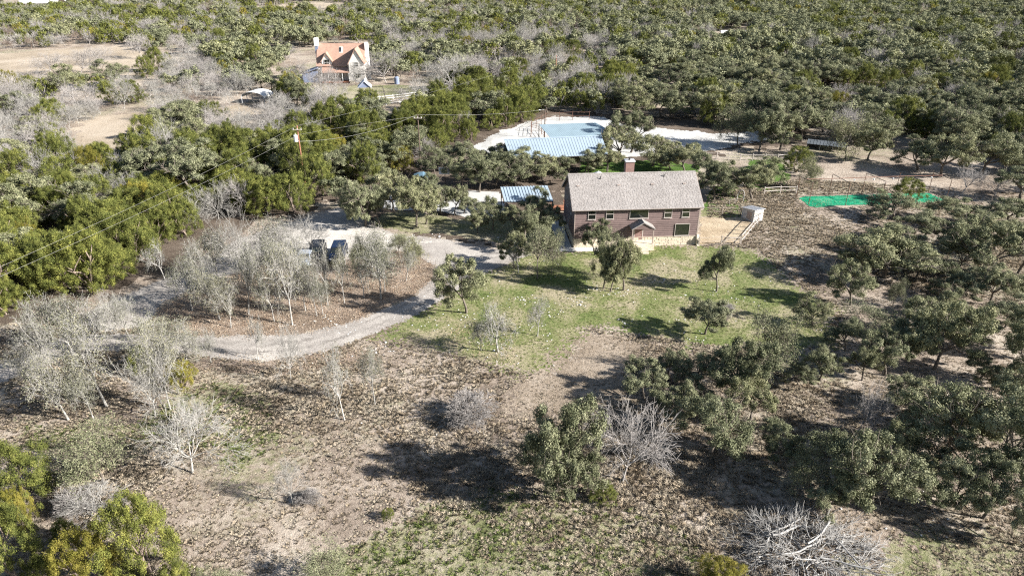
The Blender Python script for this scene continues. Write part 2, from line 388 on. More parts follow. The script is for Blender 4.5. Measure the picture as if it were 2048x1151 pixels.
sheet('mixed_grass', [(30, 900), (60, 850), (260, 850), (420, 760), (520, 790), (560, 870), (480, 960), (430, 900), (330, 900), (200, 930)], M['mixed'], 0.006, 0.25, 1.4, 1.2)
sheet('mixed_grass', [(1740, 1250), (1700, 1130), (1800, 1085), (2100, 1050), (2150, 1250)], M['mixed'], 0.006, 0.25, 1.6, 1.2)
sheet('back_lawn', [(1405, 418), (1412, 392), (1430, 372), (1480, 375), (1492, 400), (1494, 420), (1450, 425)], M['green'], 0.010, 0.3, 0.4)
sheet('back_lawn', [(1500, 385), (1480, 345), (1500, 320), (1560, 318), (1580, 350), (1575, 378), (1540, 392)], M['green'], 0.010, 0.3, 0.5)
sheet('back_lawn', [(1160, 350), (1160, 325), (1330, 320), (1400, 330), (1400, 345)], M['green'], 0.010, 0.3, 0.5)
sheet('back_lawn', [(1400, 432), (1400, 418), (1450, 424), (1496, 420), (1500, 432), (1450, 436)], M['lawn'], 0.012, 0.3, 0.3)
sheet('side_lawn', [(740, 452), (765, 425), (850, 425), (900, 436), (1000, 440), (1090, 445), (1110, 480), (1100, 494), (1000, 486), (900, 468), (800, 462)], M['mixed'], 0.010, 0.3, 0.6)
sheet('dirt_yard', [(1398, 488), (1400, 434), (1450, 436), (1500, 434), (1508, 446), (1484, 486)], M['dirt'], 0.014, 0.2, 0.25)
sheet('caliche_yard', [(930, 300), (1000, 262), (1060, 243), (1110, 234), (1200, 233), (1235, 245), (1300, 255), (1380, 262), (1450, 268), (1520, 262), (1540, 278), (1470, 290), (1440, 300), (1340, 308), (1200, 318), (1000, 310)], M['caliche'], 0.012, 0.4, 0.8, 0.5)
sheet('straw_field', [(-120, 215), (-120, 120), (0, 108), (160, 95), (250, 92), (330, 110), (400, 120), (520, 100), (560, 95), (560, 118), (420, 130), (330, 140), (200, 165), (100, 185), (0, 200)], M['straw'], 0.006, 0.8, 2.5, 1.5)
sheet('straw_field', [(470, 22), (560, 10), (640, 5), (700, 10), (720, 25), (640, 35), (540, 30)], M['straw'], 0.006, 1.5, 4, 2)
sheet('straw_field', [(720, -4), (760, 8), (860, 22), (920, 14), (900, -4)], M['straw'], 0.006, 1.5, 4, 2)
sheet('straw_clearing', [(140, 300), (160, 240), (260, 225), (400, 225), (500, 205), (560, 215), (520, 250), (470, 275), (330, 290), (230, 310)], M['straw'], 0.006, 0.6, 1.8, 1.2)
sheet('straw_field', [(1395, 74), (1420, 66), (1500, 68), (1490, 82), (1400, 84)], M['straw'], 0.006, 1.0, 2, 1.5)
sheet('straw_field', [(1600, 200), (1640, 180), (1810, 195), (1830, 212), (1700, 225)], M['straw'], 0.006, 0.8, 2, 1.5)
sheet('farmyard_lawn', [(630, 200), (640, 182), (700, 172), (800, 170), (900, 180), (890, 190), (720, 205)], M['mixed'], 0.008, 0.6, 1.0, 0.8)
sheet('farm_track', [(680, 232), (690, 215), (760, 205), (900, 190), (905, 196), (800, 215), (790, 232)], M['straw'], 0.016, 0.5, 0.8, 0.6)
sheet('concrete_court', [(765, 416), (772, 386), (860, 378), (1000, 384), (1012, 420), (975, 438), (930, 434), (893, 425), (860, 419), (800, 421)], M['concrete'], 0.030, 0.3, 0.02, 0.0)


def plate(name, px, mat, z0, z1):
    pts = [at(u, v) for u, v in px]; n_ = len(pts); mb = MB()
    mb.add([(p.x, p.y, z1) for p in pts] + [(p.x, p.y, z0) for p in pts], [tuple(range(n_))] + [(i, (i + 1) % n_, n_ + (i + 1) % n_, n_ + i) for i in range(n_)])
    return tag(mb.build(name, mat), kind='structure')


plate('front_path', [(1098, 503), (1100, 497), (1148, 496), (1240, 494), (1300, 492), (1300, 496), (1240, 499), (1190, 502)], M['walk'], -0.05, 0.06)
plate('side_path', [(1118, 496), (1098, 440), (1112, 425), (1122, 440), (1143, 495)], M['concrete'], -0.05, 0.05)

# ------------------------------------------------------------------ the main house
hb = at(1147, 495)
HR = R(4.2)
house = thing('ranch_house', 'two storey brown lap sided house with grey shingle roof and stone skirt', 'house', hb, HR)
HL, HD, HZ, RZ, SK = 17.2, 9.6, 5.85, 9.0, 1.30
core = MB(); core.box(0.06, HL - .06, 0.06, HD - .06, 0, HZ)
core.prism([(0.06, HZ), (HD - .06, HZ), (HD / 2, RZ - .22)], 0.06, HL - .06, 'x')
core.build('wall', M['sidingdark'], house)
bh = 0.27; nb = int((HZ - SK) / bh)
bm1 = MB().add([(0, .03, 0.05), (HL, .03, 0.05), (HL, -.075, 0.05), (0, -.075, 0.05), (0, .03, bh), (HL, .03, bh), (HL, -.035, bh), (0, -.035, bh)],
               [(0, 1, 2, 3), (7, 6, 5, 4), (3, 2, 6, 7), (1, 0, 4, 5), (0, 3, 7, 4), (2, 1, 5, 6)]).mesh('siding_board', M['siding'])
for i in range(nb):
    o = link('siding_board', bm1, house); o.location = (0, 0, SK + i * bh)
for i in range(int((RZ - .5 - SK) / bh)):                 # the left gable wall, boards shorten under the roof
    z = SK + i * bh; t = max(0, (z + bh - HZ) / (RZ - HZ)); ln = HD * (1 - t)
    if ln < .8: break
    o = link('siding_board', bm1, house); o.rotation_euler = (0, 0, R(-90)); o.scale = (ln / HL, 1, 1)
    o.location = (0, HD - (HD - ln) / 2, z)
# corner boards
for x in (-.05, HL - .07):
    MB().box(x, x + .12, -.07, .02, SK, HZ - .05).build('corner_board', M['trim'], house)
# stone skirt: single stones, joined because they are only a few pixels each
rs = np.random.RandomState(2); st = MB()
def stonewall(mb, L, h, fn):
    z = 0
    while z < h - .02:
        rh = min(rs.uniform(.16, .30), h - z)
        if h - z - rh < .1: rh = h - z
        x = 0
        while x < L - .01:
            w = min(rs.uniform(.25, .6), L - x)
            if L - x - w < .15: w = L - x
            fn(mb, x + .012, x + w - .012, z + .012, z + rh - .012, rs.uniform(.05, .10)); x += w
        z += rh
stonewall(st, HL, SK, lambda m_, a, b_, c_, d_, e: m_.box(a, b_, -e, .05, c_, d_))
stonewall(st, HD, SK, lambda m_, a, b_, c_, d_, e: m_.box(-e, .05, a, b_, c_, d_))
stonewall(st, HD, SK, lambda m_, a, b_, c_, d_, e: m_.box(HL - .05, HL + e, a, b_, c_, d_))
tag(st.build('stone_skirt', M['stone'], house), kind='stuff')
MB().box(-.11, HL + .11, -.13, -.02, SK - .02, SK + .05).build('stone_ledge', M['stone'], house)
butt = MB().prism([(-.7, 0), (0, 0), (0, 1.5), (-.15, 1.5)], HL - .02, HL + .35, 'x'); butt.build('stone_buttress', M['stone'], house)
# roof
OV = .5; sl = (RZ - HZ) / (HD / 2)
def roofpt(x, y): return (x, y, RZ + .02 - sl * abs(y - HD / 2))
roof = MB()
roof.slab([roofpt(-.42, -OV), roofpt(HL + .42, -OV), roofpt(HL + .42, HD / 2), roofpt(-.42, HD / 2)], .16)
roof.slab([roofpt(-.42, HD / 2), roofpt(HL + .42, HD / 2), roofpt(HL + .42, HD + OV), roofpt(-.42, HD + OV)], .16)
rf = roof.build('roof', M['shingle'], house)
sh = MB()                                                   # the thick laminated tabs stand proud in rows
for r_ in range(26):
    y = -OV + .1 + r_ * .203
    x = -.40 + rs.uniform(0, .3)
    while x < HL + .2:
        w = rs.uniform(.14, .3)
        if y < HD / 2 - .2: sh.slab([(a_, b_, RZ + .034 + rs.uniform(0, .01) - sl * abs(b_ - HD / 2)) for a_, b_ in ((x, y), (min(x + w, HL + .4), y), (min(x + w, HL + .4), y + .2), (x, y + .2))], .012)
        x += w + rs.uniform(.08, .3)
tag(sh.build('shingle_tabs', M['shingle'], rf), kind='stuff')
MB().prism([(-.16, -.06), (0, .03), (.16, -.06), (0, .09)], -.42, HL + .42).build('ridge_cap', M['shingle'], rf)
o = bpy.data.objects['ridge_cap']; o.rotation_euler = (0, 0, R(-90)); o.location = (0, HD / 2, RZ + .03)
MB().box(-.44, HL + .44, -OV - .03, -OV + .0, HZ - .33 - sl * .0, HZ - .30 + .02).build('fascia', M['trim'], rf)
for xx in (-.46, HL + .42):
    f_ = MB(); f_.slab([(xx, -OV, HZ - .32), (xx + .04, -OV, HZ - .32), (xx + .04, HD / 2, RZ - .02), (xx, HD / 2, RZ - .02)], .2)
    f_.slab([(xx, HD / 2, RZ - .02), (xx + .04, HD / 2, RZ - .02), (xx + .04, HD + OV, HZ - .32), (xx, HD + OV, HZ - .32)], .2)
    f_.build('rake_board', M['trim'], rf)
for px_, t in ((4.0, .16), (13.0, .13)):
    y = HD / 2 - t * (HD / 2 + OV); z = RZ - sl * (HD / 2 - y)
    p_ = MB(); p_.tube((px_, y, z - .05), (px_, y, z + .38), .07, .07, 10); p_.build('vent_pipe', M['blackrubber'], rf)
for px_ in (.55, 6.2, 10.9, 15.4):
    y = HD / 2 - .31 * (HD / 2 + OV); z = RZ - sl * (HD / 2 - y)
    MB().add([(px_, y, z), (px_ + .45, y, z), (px_ + .45, y - .3, z - .05), (px_, y - .3, z - .05), (px_, y - .28, z + .02), (px_ + .45, y - .28, z + .02)],
             [(0, 1, 5, 4), (4, 5, 2, 3), (0, 4, 3), (1, 2, 5)]).build('roof_vent', M['trim'], rf)
# chimney
ch = MB().box(7.75, 8.95, HD / 2 + .3, HD / 2 + 1.3, 7.5, 10.45).build('chimney', M['chim'], house)
MB().box(7.65, 9.05, HD / 2 + .2, HD / 2 + 1.4, 10.46, 10.62).build('chimney_cap', M['whitemetal'], ch)
fl = MB().tube((8.3, HD / 2 + .8, 10.6), (8.3, HD / 2 + .8, 10.95), .13, .13, 10); fl.tube((8.3, HD / 2 + .8, 10.95), (8.3, HD / 2 + .8, 11.02), .22, .22, 10)
fl.build('flue', M['darksteel'], ch)


def window(parent, x0, x1, z0, z1, yf=-.09, rail=True, mull=0, fmat='whitetrim'):
    fr = MB(); w = .055
    for a in ((x0 - w, x1 + w, z0 - w, z0), (x0 - w, x1 + w, z1, z1 + w), (x0 - w, x0, z0, z1), (x1, x1 + w, z0, z1)):
        fr.box(a[0], a[1], yf - .05, yf + .10, a[2], a[3])
    fo = fr.build('window', M[fmat], parent)
    if rail:
        zm = (z0 + z1) / 2
        MB().box(x0, x1, yf - .03, yf + .02, zm - .035, zm + .035).build('sash_rail', M[fmat], fo)
        for a, b_ in ((z0, zm - .036), (zm + .036, z1)):
            MB().box(x0, x1, yf - .005, yf + .01, a, b_).build('pane', M['glass'], fo)
    else:
        MB().box(x0, x1, yf - .005, yf + .01, z0, z1).build('pane', M['glass'], fo)
    MB().box(x0 - .12, x1 + .12, yf - .09, yf + .03, z0 - w - .05, z0 - w - .003).build('sill', M[fmat], fo)
    return fo


for x0, x1 in ((1.85, 2.8), (4.3, 5.25), (12.35, 13.3), (14.8, 15.75)): window(house, x0, x1, 4.15, 5.5)
window(house, 7.55, 10.05, 4.15, 5.5, rail=False)
window(house, 14.05, 16.0, 1.45, 3.1, rail=False)
window(house, 3.2, 4.2, 1.6, 3.0)
# left gable wall windows (in shade)
for yy, z0, z1 in ((6.3, 3.9, 5.1), (3.1, 3.9, 5.1), (4.8, 1.5, 2.9)):
    fo = window(house, 0, .95, z0, z1, yf=-.05); fo.rotation_euler = (0, 0, R(-90)); fo.location = (0, yy + .5, 0)
# front door and porch roof
dr = MB().box(8.4, 9.45, -.09, .02, 1.0, 3.05).build('door', M['chim'], house)
MB().tube((9.3, -.12, 2.0), (9.3, -.08, 2.0), .05, .05, 8).build('handle', M['darksteel'], dr)
MB().box(8.28, 8.395, -.11, .0, 1.0, 3.15).build('door_frame', M['whitetrim'], house)
MB().box(9.455, 9.57, -.11, .0, 1.0, 3.15).build('door_frame', M['whitetrim'], house)
pc, pw, pd, pr, pe = 9.15, 1.65, 1.75, 4.1, 3.15
pr_ = MB()
pr_.slab([(pc, 0, pr), (pc, -pd, pr), (pc - pw, -pd, pe), (pc - pw, 0, pe)], .12)
pr_.slab([(pc, 0, pr), (pc, -pd, pr), (pc + pw, -pd, pe), (pc + pw, 0, pe)], .12)
po = pr_.build('porch_roof', M['shingle'], house)
MB().prism([(pc - pw + .2, pe - .05), (pc + pw - .2, pe - .05), (pc, pr - .16)], -pd + .12, -pd + .2).build('gable_panel', M['siding'], po)
for x in (pc - pw + .22, pc + pw - .22):
    MB().box(x - .07, x + .07, -pd + .1, -pd + .24, 0, pe - .1).build('porch_post', M['trim'], house)
MB().box(pc - pw, pc + pw, -pd, -.14, 0, .9).build('porch_floor', M['stone'], house)
for k in range(4): MB().box(pc - .7, pc + .7, -pd - .3 * (k + 1), -pd - .3 * k - .004, 0, .72 - .18 * k).build('step', M['stone'], house)

# white patio umbrella behind the ridge
t = thing('patio_umbrella', 'white patio umbrella tip showing over the roof ridge left of the red chimney', 'umbrella', at(1222, 436))
t.location = house.matrix_world @ Vector((0, 0, 0)); t.location = hb + Vector((5.0, 16.5, 0))
u_ = MB(); K = 8
for k in range(K):
    a0, a1 = 2 * math.pi * k / K, 2 * math.pi * (k + 1) / K
    u_.add([(0, 0, 5.9), (1.6 * math.cos(a0), 1.6 * math.sin(a0), 5.1), (1.6 * math.cos(a1), 1.6 * math.sin(a1), 5.1)], [(0, 1, 2)])
u_.build('canopy', M['white'], t); MB().tube((0, 0, 0), (0, 0, 5.9), .04, .04, 6).build('pole', M['white'], t)

# red deck left of the house
dp = at(1119, 428)
t = thing('wood_deck', 'small red brown wooden deck with rail between the house and the blue shaded carport', 'deck', (dp.x, dp.y, 0), HR)
for k in range(9): MB().box(-1.1, 1.1, k * .28, k * .28 + .25, .45, .5).build('deck_board', M['redwood'], t)
for x, y in ((-1.05, .05), (1.0, .05), (-1.05, 2.4), (1.0, 2.4)): MB().box(x - .06, x + .06, y - .06, y + .06, 0, 1.45).build('post', M['redwood'], t)
for z in (1.0, 1.4):
    MB().box(-1.1, 1.06, .02, .07, z, z + .07).build('rail', M['redwood'], t)


# ------------------------------------------------------------------ metal buildings
def ribbed_roof(parent, A, B, C, D, n, mat, rib=.05, rw=.10, th=.05):
    """A-B is the high edge, D-C the low edge; n sheets side by side, each with its rib"""
    A, B, C, D = map(Vector, (A, B, C, D))
    for i in range(n):
        s0, s1 = i / n, (i + 1) / n - .0015
        a, b_ = A.lerp(B, s0), A.lerp(B, s1); d_, c_ = D.lerp(C, s0), D.lerp(C, s1)
        mb = MB(); mb.slab([a, b_, c_, d_], th)
        up = (b_ - a).cross(d_ - a).normalized(); up = up if up.z > 0 else -up
        e = (b_ - a).normalized() * rw
        mb.slab([a + up * rib, a + e + up * rib, d_ + e + up * rib, d_ + up * rib], rib - .002)
        mb.build('roof_panel', mat, parent)


def posts(parent, pts, h, r=.07, mat='darksteel', z0=0):
    for p in pts: MB().box(p[0] - r, p[0] + r, p[1] - r, p[1] + r, z0, h).build('post', M[mat], parent)


# carport beside the house
A = at(1001, 374, 3.55); B = at(1095, 371, 3.55); C = at(1107, 402, 2.75); D = at(1009, 403, 2.75); O = Vector((D.x, D.y, 0))
t = thing('carport', 'small open metal carport with ribbed roof, just left of the brown house', 'carport', O)
A, B, C, D = [p - O for p in (A, B, C, D)]
ribbed_roof(t, A, B, C, D, 16, M['metalroof'], .06, .12)
ba = Vector((0, .9, -.35)); ribbed_roof(t, A + Vector((0, .01, 0)), B + Vector((0, .01, 0)), B + ba, A + ba, 16, M['metalroof'], .06, .12)
posts(t, [(D.x + .1, D.y + .1), (C.x - .1, C.y + .1)], 2.6); posts(t, [(A.x + .1, A.y + .3), (B.x - .1, B.y + .3)], 3.2)
MB().tube((D.x, D.y + .1, 2.62), (C.x, C.y + .1, 2.62), .07).build('beam', M['darksteel'], t)

# barn roof in front
A = at(1008, 280, 5.2); B = at(1204, 272, 5.2); C = at(1216, 308, 3.7); D = at(1022, 319, 3.7); O = Vector((D.x, D.y, 0))
t = thing('metal_barn', 'long open barn with ribbed silver metal roof behind the oaks, the nearer of two', 'barn', O)
A, B, C, D = [p - O for p in (A, B, C, D)]
ribbed_roof(t, A, B, C, D, 34, M['metalroof'], .035, .10)
back = Vector((.1, 2.6, -1.0)); ribbed_roof(t, A + Vector((0, .02, 0)), B + Vector((0, .02, 0)), B + back, A + back, 34, M['metalroof'], .035, .10)
for k in range(6):
    s_ = k / 5; p = D.lerp(C, s_); q_ = (A + back).lerp(B + back, s_)
    posts(t, [(p.x, p.y + .15)], 3.6); posts(t, [(q_.x, q_.y - .1)], 4.0)
MB().tube((D.x, D.y + .15, 3.55), (C.x, C.y + .15, 3.55), .08).build('beam', M['darksteel'], t)
MB().path([A + Vector((0, 0, .08)), B + Vector((0, 0, .08))], .09).build('ridge_cap', M['metalroof'], t)

# second barn roof
A = at(1078, 249, 5.0); B = at(1192, 245, 5.0); C = at(1244, 275, 4.0); D = at(1104, 279, 4.0); O = Vector((D.x, D.y, 0))
t = thing('metal_barn', 'flat pale blue green metal roofed shelter on white ground, behind the silver roof', 'barn', O)
A, B, C, D = [p - O for p in (A, B, C, D)]
ribbed_roof(t, A, B, C, D, 30, M['metalroof2'], .012, .06)
for s_ in (0, .33, .66, 1):
    p = D.lerp(C, s_); q_ = A.lerp(B, s_); posts(t, [(p.x, p.y + .15)], 4.1); posts(t, [(q_.x, q_.y - .15)], 4.8)


def rail_fence(name, label, cat, pts, h=1.3, rails=(.45, .85, 1.2), mat='wood', rr=.045, pr2=.07, group=None, sp=2.6, board=False):
    O = Vector((pts[0][0], pts[0][1], 0)); t = thing(name, label, cat, O, 0, group)
    for a, b_ in zip(pts[:-1], pts[1:]):
        a = Vector((a[0], a[1], 0)) - O; b_ = Vector((b_[0], b_[1], 0)) - O; L_ = (b_ - a).length; k = max(1, round(L_ / sp))
        for i in range(k):
            p = a.lerp(b_, i / k); q_ = a.lerp(b_, (i + 1) / k)
            MB().box(p.x - pr2, p.x + pr2, p.y - pr2, p.y + pr2, 0, h + .1).build('post', M[mat], t)
            for z in rails: MB().tube(p + Vector((0, 0, z)), q_ + Vector((0, 0, z)), rr, rr, 5).build('rail', M[mat], t)
    p = Vector((pts[-1][0], pts[-1][1], 0)) - O; MB().box(p.x - pr2, p.x + pr2, p.y - pr2, p.y + pr2, 0, h + .1).build('post', M[mat], t)
    return t


W = lambda u, v: tuple(at(u, v)[:2])
rail_fence('pipe_corral', 'small rusty brown pipe corral at the left end of the barn roofs', 'corral', [W(1062, 273), W(1063, 258), W(1078, 262), W(1088, 276)], 1.6, (.5, 1.0, 1.5), 'steel', .035, .06)
rail_fence('wire_fence', 'thin dark post and pipe fence round the white yard behind the barns', 'fence', [W(1062, 262), W(1092, 243), W(1145, 240), W(1178, 240)], 2.0, (1.0, 1.9), 'steel', .03, .05, sp=4)
rail_fence('ranch_fence', 'weathered rail fence along the back lawn, right of the brown house', 'fence', [W(1385, 313), W(1410, 317), W(1480, 321), W(1555, 322), W(1575, 320)], 1.3, (.5, 1.15), 'whitetrim', .05, .07)
rail_fence('ranch_fence', 'low pale rail fence at the left end of the green turf', 'fence', [W(1528, 388), W(1560, 386), W(1592, 386)], 1.2, (.5, 1.1), 'whitetrim', .06, .07)
rail_fence('yard_fence', 'wood post fence with gate along the near side of the bare dirt yard', 'fence', [W(1397, 491), W(1442, 489), W(1481, 488)], 1.25, (.1, .6, 1.15), 'wood', .03, .08, sp=3)
rail_fence('yard_fence', 'pale topped post fence slanting from the yard corner up to the small coop', 'fence', [W(1481, 488), W(1496, 470), W(1507, 456), W(1522, 441)], 1.35, (.5, 1.3), 'whitetrim', .05, .07, sp=2)
rail_fence('yard_fence', 'thin pale post fence between the bare dirt yard and the bright back lawn', 'fence', [W(1400, 430), W(1444, 430), W(1481, 430), W(1498, 428)], 1.25, (.6, 1.2), 'wood', .02, .05, sp=2.6)
# gate in the yard fence
g0 = at(1446, 489); t = thing('yard_gate', 'arched pale yard gate leaning in the near fence of the dirt yard', 'gate', g0)
MB().path([(0, 0, 0), (.25, .05, .65), (.9, .1, .95), (2.3, .1, 1.0), (2.35, .1, .1)], .045).build('frame', M['whitetrim'], t)
MB().path([(.25, .08, .6), (2.3, .1, .55)], .03).build('rail', M['whitetrim'], t)
# arches on the back lawn
a0 = at(1473, 404); t = thing('garden_arch', 'thin white hoop arch standing on the bright back lawn', 'arch', a0)
MB().path([(0, 0, 0), (.02, 0, 1.3), (.3, .1, 1.9), (.8, .2, 2.0), (1.15, .3, 1.5), (1.2, .3, 0)], .035).build('hoop', M['white'], t)
a0 = at(1458, 410); t = thing('lawn_goal', 'small white square frame on the bright back lawn, left of the hoop', 'frame', a0)
MB().path([(0, 0, 0), (0, 0, .95), (.85, 0, 1.0), (.85, 0, .3)], .04).build('frame', M['whitetrim'], t)

# coop
cfl = at(1506, 445); t = thing('chicken_coop', 'small grey coop with ribbed lean-to roof at the corner of the dirt yard', 'coop', cfl, R(24))
cw, cd = 1.75, 2.6
b_ = MB().prism([(0, 0), (cd, 0), (cd, 1.5), (0, 1.9)], 0, cw, 'x'); b_.build('wall', M['concrete'], t)
MB().box(-.03, 0, .5, 1.5, .2, 1.4).build('door', M['trim'], t)
Rf = lambda x, y: Vector((x, y, 1.98 - .4 * y / cd))
ribbed_roof(t, Rf(-.15, -.2), Rf(cw + .15, -.2), Rf(cw + .15, cd + .2), Rf(-.15, cd + .2), 5, M['whitemetal'], .05, .09)
MB().box(-.01, cw + .01, -.03, -.004, 1.3, 1.42).build('trim_board', M['trim'], t)

# pallets / dark lean-to near the far right
s0 = at(1612, 296); t = thing('lean_to_shed', 'low dark lean-to with grey tin roof under the trees, above the green turf', 'shed', s0, R(-27))
ribbed_roof(t, (0, 1.4, 1.6), (7.6, 1.4, 1.6), (7.6, -.6, 1.1), (0, -.6, 1.1), 12, M['darktin'], .04, .1)
posts(t, [(.1, -.5), (2.6, -.5), (5, -.5), (7.4, -.5), (.1, 1.3), (7.4, 1.3)], 1.1, .06, 'whitetrim')
MB().box(.1, 7.4, 1.2, 1.28, 0, 1.5).build('back_wall', M['darksteel'], t)

# ------------------------------------------------------------------ batting cage
t = thing('turf_mat', 'bright green artificial turf strip laid on dry grass at the right', 'turf', at(1740, 398))
o = sheet('turf_sheet', [(1597, 396), (1612, 393), (1668, 391), (1770, 388), (1858, 386), (1880, 396), (1896, 403), (1850, 405), (1800, 406), (1740, 409), (1680, 411), (1632, 415), (1619, 412)], M['turf'], 0.03, .2, .12, .15)
del o['kind']; o.parent = t; o.location = -t.location
near = [(1617, 409), (1690.5, 411), (1761, 407), (1832, 405), (1891, 403)]
far = [(1592, 396), (1656.7, 391), (1723, 389), (1790, 387), (1856, 386)]
g = thing('batting_cage', 'tall open frame of thin rusty pipes standing over the green turf', 'cage frame', at(*near[0]))
go = Vector(g.location); mids = []
for n_, f_ in zip(near, far):
    a = at(*n_) - go; b_ = at(*f_) - go; hh = 3.7
    for p in (a, b_): MB().tube(p, p + Vector((0, 0, hh)), .05, .05, 6).build('post', M['steel'], g)
    MB().tube(a + Vector((0, 0, hh)), b_ + Vector((0, 0, hh)), .05, .05, 6).build('cross_pipe', M['darksteel'], g)
    mids.append((a + b_) / 2 + Vector((0, 0, hh + .06)))
MB().path(mids, .06).build('ridge_pipe', M['steel'], g)
for k in range(5):
    m_ = mids[1].lerp(mids[-1], .12 + .19 * k) - Vector((0, .3, .1))
    MB().add([], []).tube(m_, m_ + Vector((0, 0, -.25)), .12, .10, 8).build('lamp', M['white'], g)
    if k < 4:
        n2 = mids[1].lerp(mids[-1], .12 + .19 * (k + 1)) - Vector((0, .3, .1)); dp_ = (.35, .9, 1.2, .3)[k]
        MB().path([m_.lerp(n2, s_) - Vector((0, 0, dp_ * 4 * s_ * (1 - s_))) for s_ in np.linspace(0, 1, 9)], .022, 4).build('cord', M['whitetrim'], g)
p = at(1872, 398); t = thing('pitching_screen', 'small dark triangular screen on the right end of the green turf', 'screen', p)
MB().path([(-.5, 0, 0), (.25, .1, 1.25), (.35, 0, 0), (-.5, 0, 0)], .05).build('frame', M['darksteel'], t)
MB().path([(.25, .1, 1.25), (.1, .7, 0)], .05).build('leg', M['darksteel'], t)


# ------------------------------------------------------------------ poles and wires
def pole(label, u, v, h, r=.14, mat='pole', cross=True):
    t = thing('utility_pole', label, 'utility pole', at(u, v)); MB().tube((0, 0, 0), (0, 0, h), r, r * .72, 10).build('shaft', M[mat], t)
    if cross:
        MB().box(-.75, .75, -.22, -.12, h - .7, h - .58).build('crossarm', M['wood'], t)
        for x in (-.65, 0, .65): MB().tube((x, -.17, h - .58), (x, -.17, h - .38), .05, .04, 8).build('insulator', M['white'], t)
    return t


H1, H2 = 10.6, 10.2
p1 = pole('red brown utility pole with white transformer can, rising from the junipers', 611, 374, H1)
tr = MB().tube((-.42, -.2, 8.0), (-.42, -.2, 9.0), .34, .34, 14); tr.tube((-.42, -.2, 9.0), (-.42, -.2, 9.08), .36, .30, 14); tro = tr.build('transformer', M['white'], p1)
MB().tube((-.42, -.2, 9.08), (-.42, -.2, 9.4), .05, .04, 6).build('bushing', M['white'], tro)
MB().box(-.2, .0, -.15, .0, 8.2, 8.4).build('bracket', M['darksteel'], p1)
p2 = pole('dark thin utility pole behind the pale bare tree, above the court', 842, 339, H2, .12, 'darkpole')
p3 = pole('dark pole with a side lamp standing at the left end of the barn roofs', 1089, 277, 6.3, .13, 'darkpole', False)
MB().path([(0, 0, 6.0), (-.5, -.1, 6.25), (-1.0, -.15, 6.2)], .04).build('lamp_arm', M['wire'], p3)
MB().box(-1.35, -.95, -.3, -.02, 6.1, 6.22).build('lamp_head', M['white'], p3)
p4 = pole('distant brown utility pole in the pale bare trees beyond the barns', 1111, 166, 8.0, .16, 'pole')


def wire(label, a, b_, sag, r=.010):
    a, b_ = Vector(a), Vector(b_); mb = MB(); m0 = (a + b_) / 2; m0.z = 0
    pts = [a.lerp(b_, s_) - Vector((0, 0, sag * 4 * s_ * (1 - s_))) - m0 for s_ in np.linspace(0, 1, 25)]
    mb.path(pts, r, 5); o = mb.build('overhead_wire', M['wire']); o.location = m0
    return tag(o, label, 'wire')


b1, b2, b4 = at(611, 374), at(842, 339), at(1111, 166)
L1 = at(-60, 560, 9.6); L2 = at(-30, 566, 8.4)
wire('upper thin power line running from the transformer pole down to the left edge', b1 + Vector((0, 0, H1)), L1, .4)
wire('lower thin power line running from the transformer pole down to the left edge', b1 + Vector((.1, -.1, H1 - 1.5)), L2, .4)
wire('thick sagging service line from the transformer can to the thin dark pole', b1 + Vector((0, -.1, 8.0)), b2 + Vector((0, 0, H2)), 1.1, .016)
wire('middle thin power line between the transformer pole and the thin dark pole', b1 + Vector((0, 0, H1 - 1.5)), b2 + Vector((0, 0, H2 - .3)), -.1)
wire('high thin power line from the transformer pole towards the distant pole', b1 + Vector((0, 0, H1)), b4 + Vector((0, 0, 7.9)), .6)
wire('short power line from the thin dark pole to the barn lamp pole', b2 + Vector((0, 0, H2)), at(1089, 277) + Vector((0, 0, 6.2)), .5)


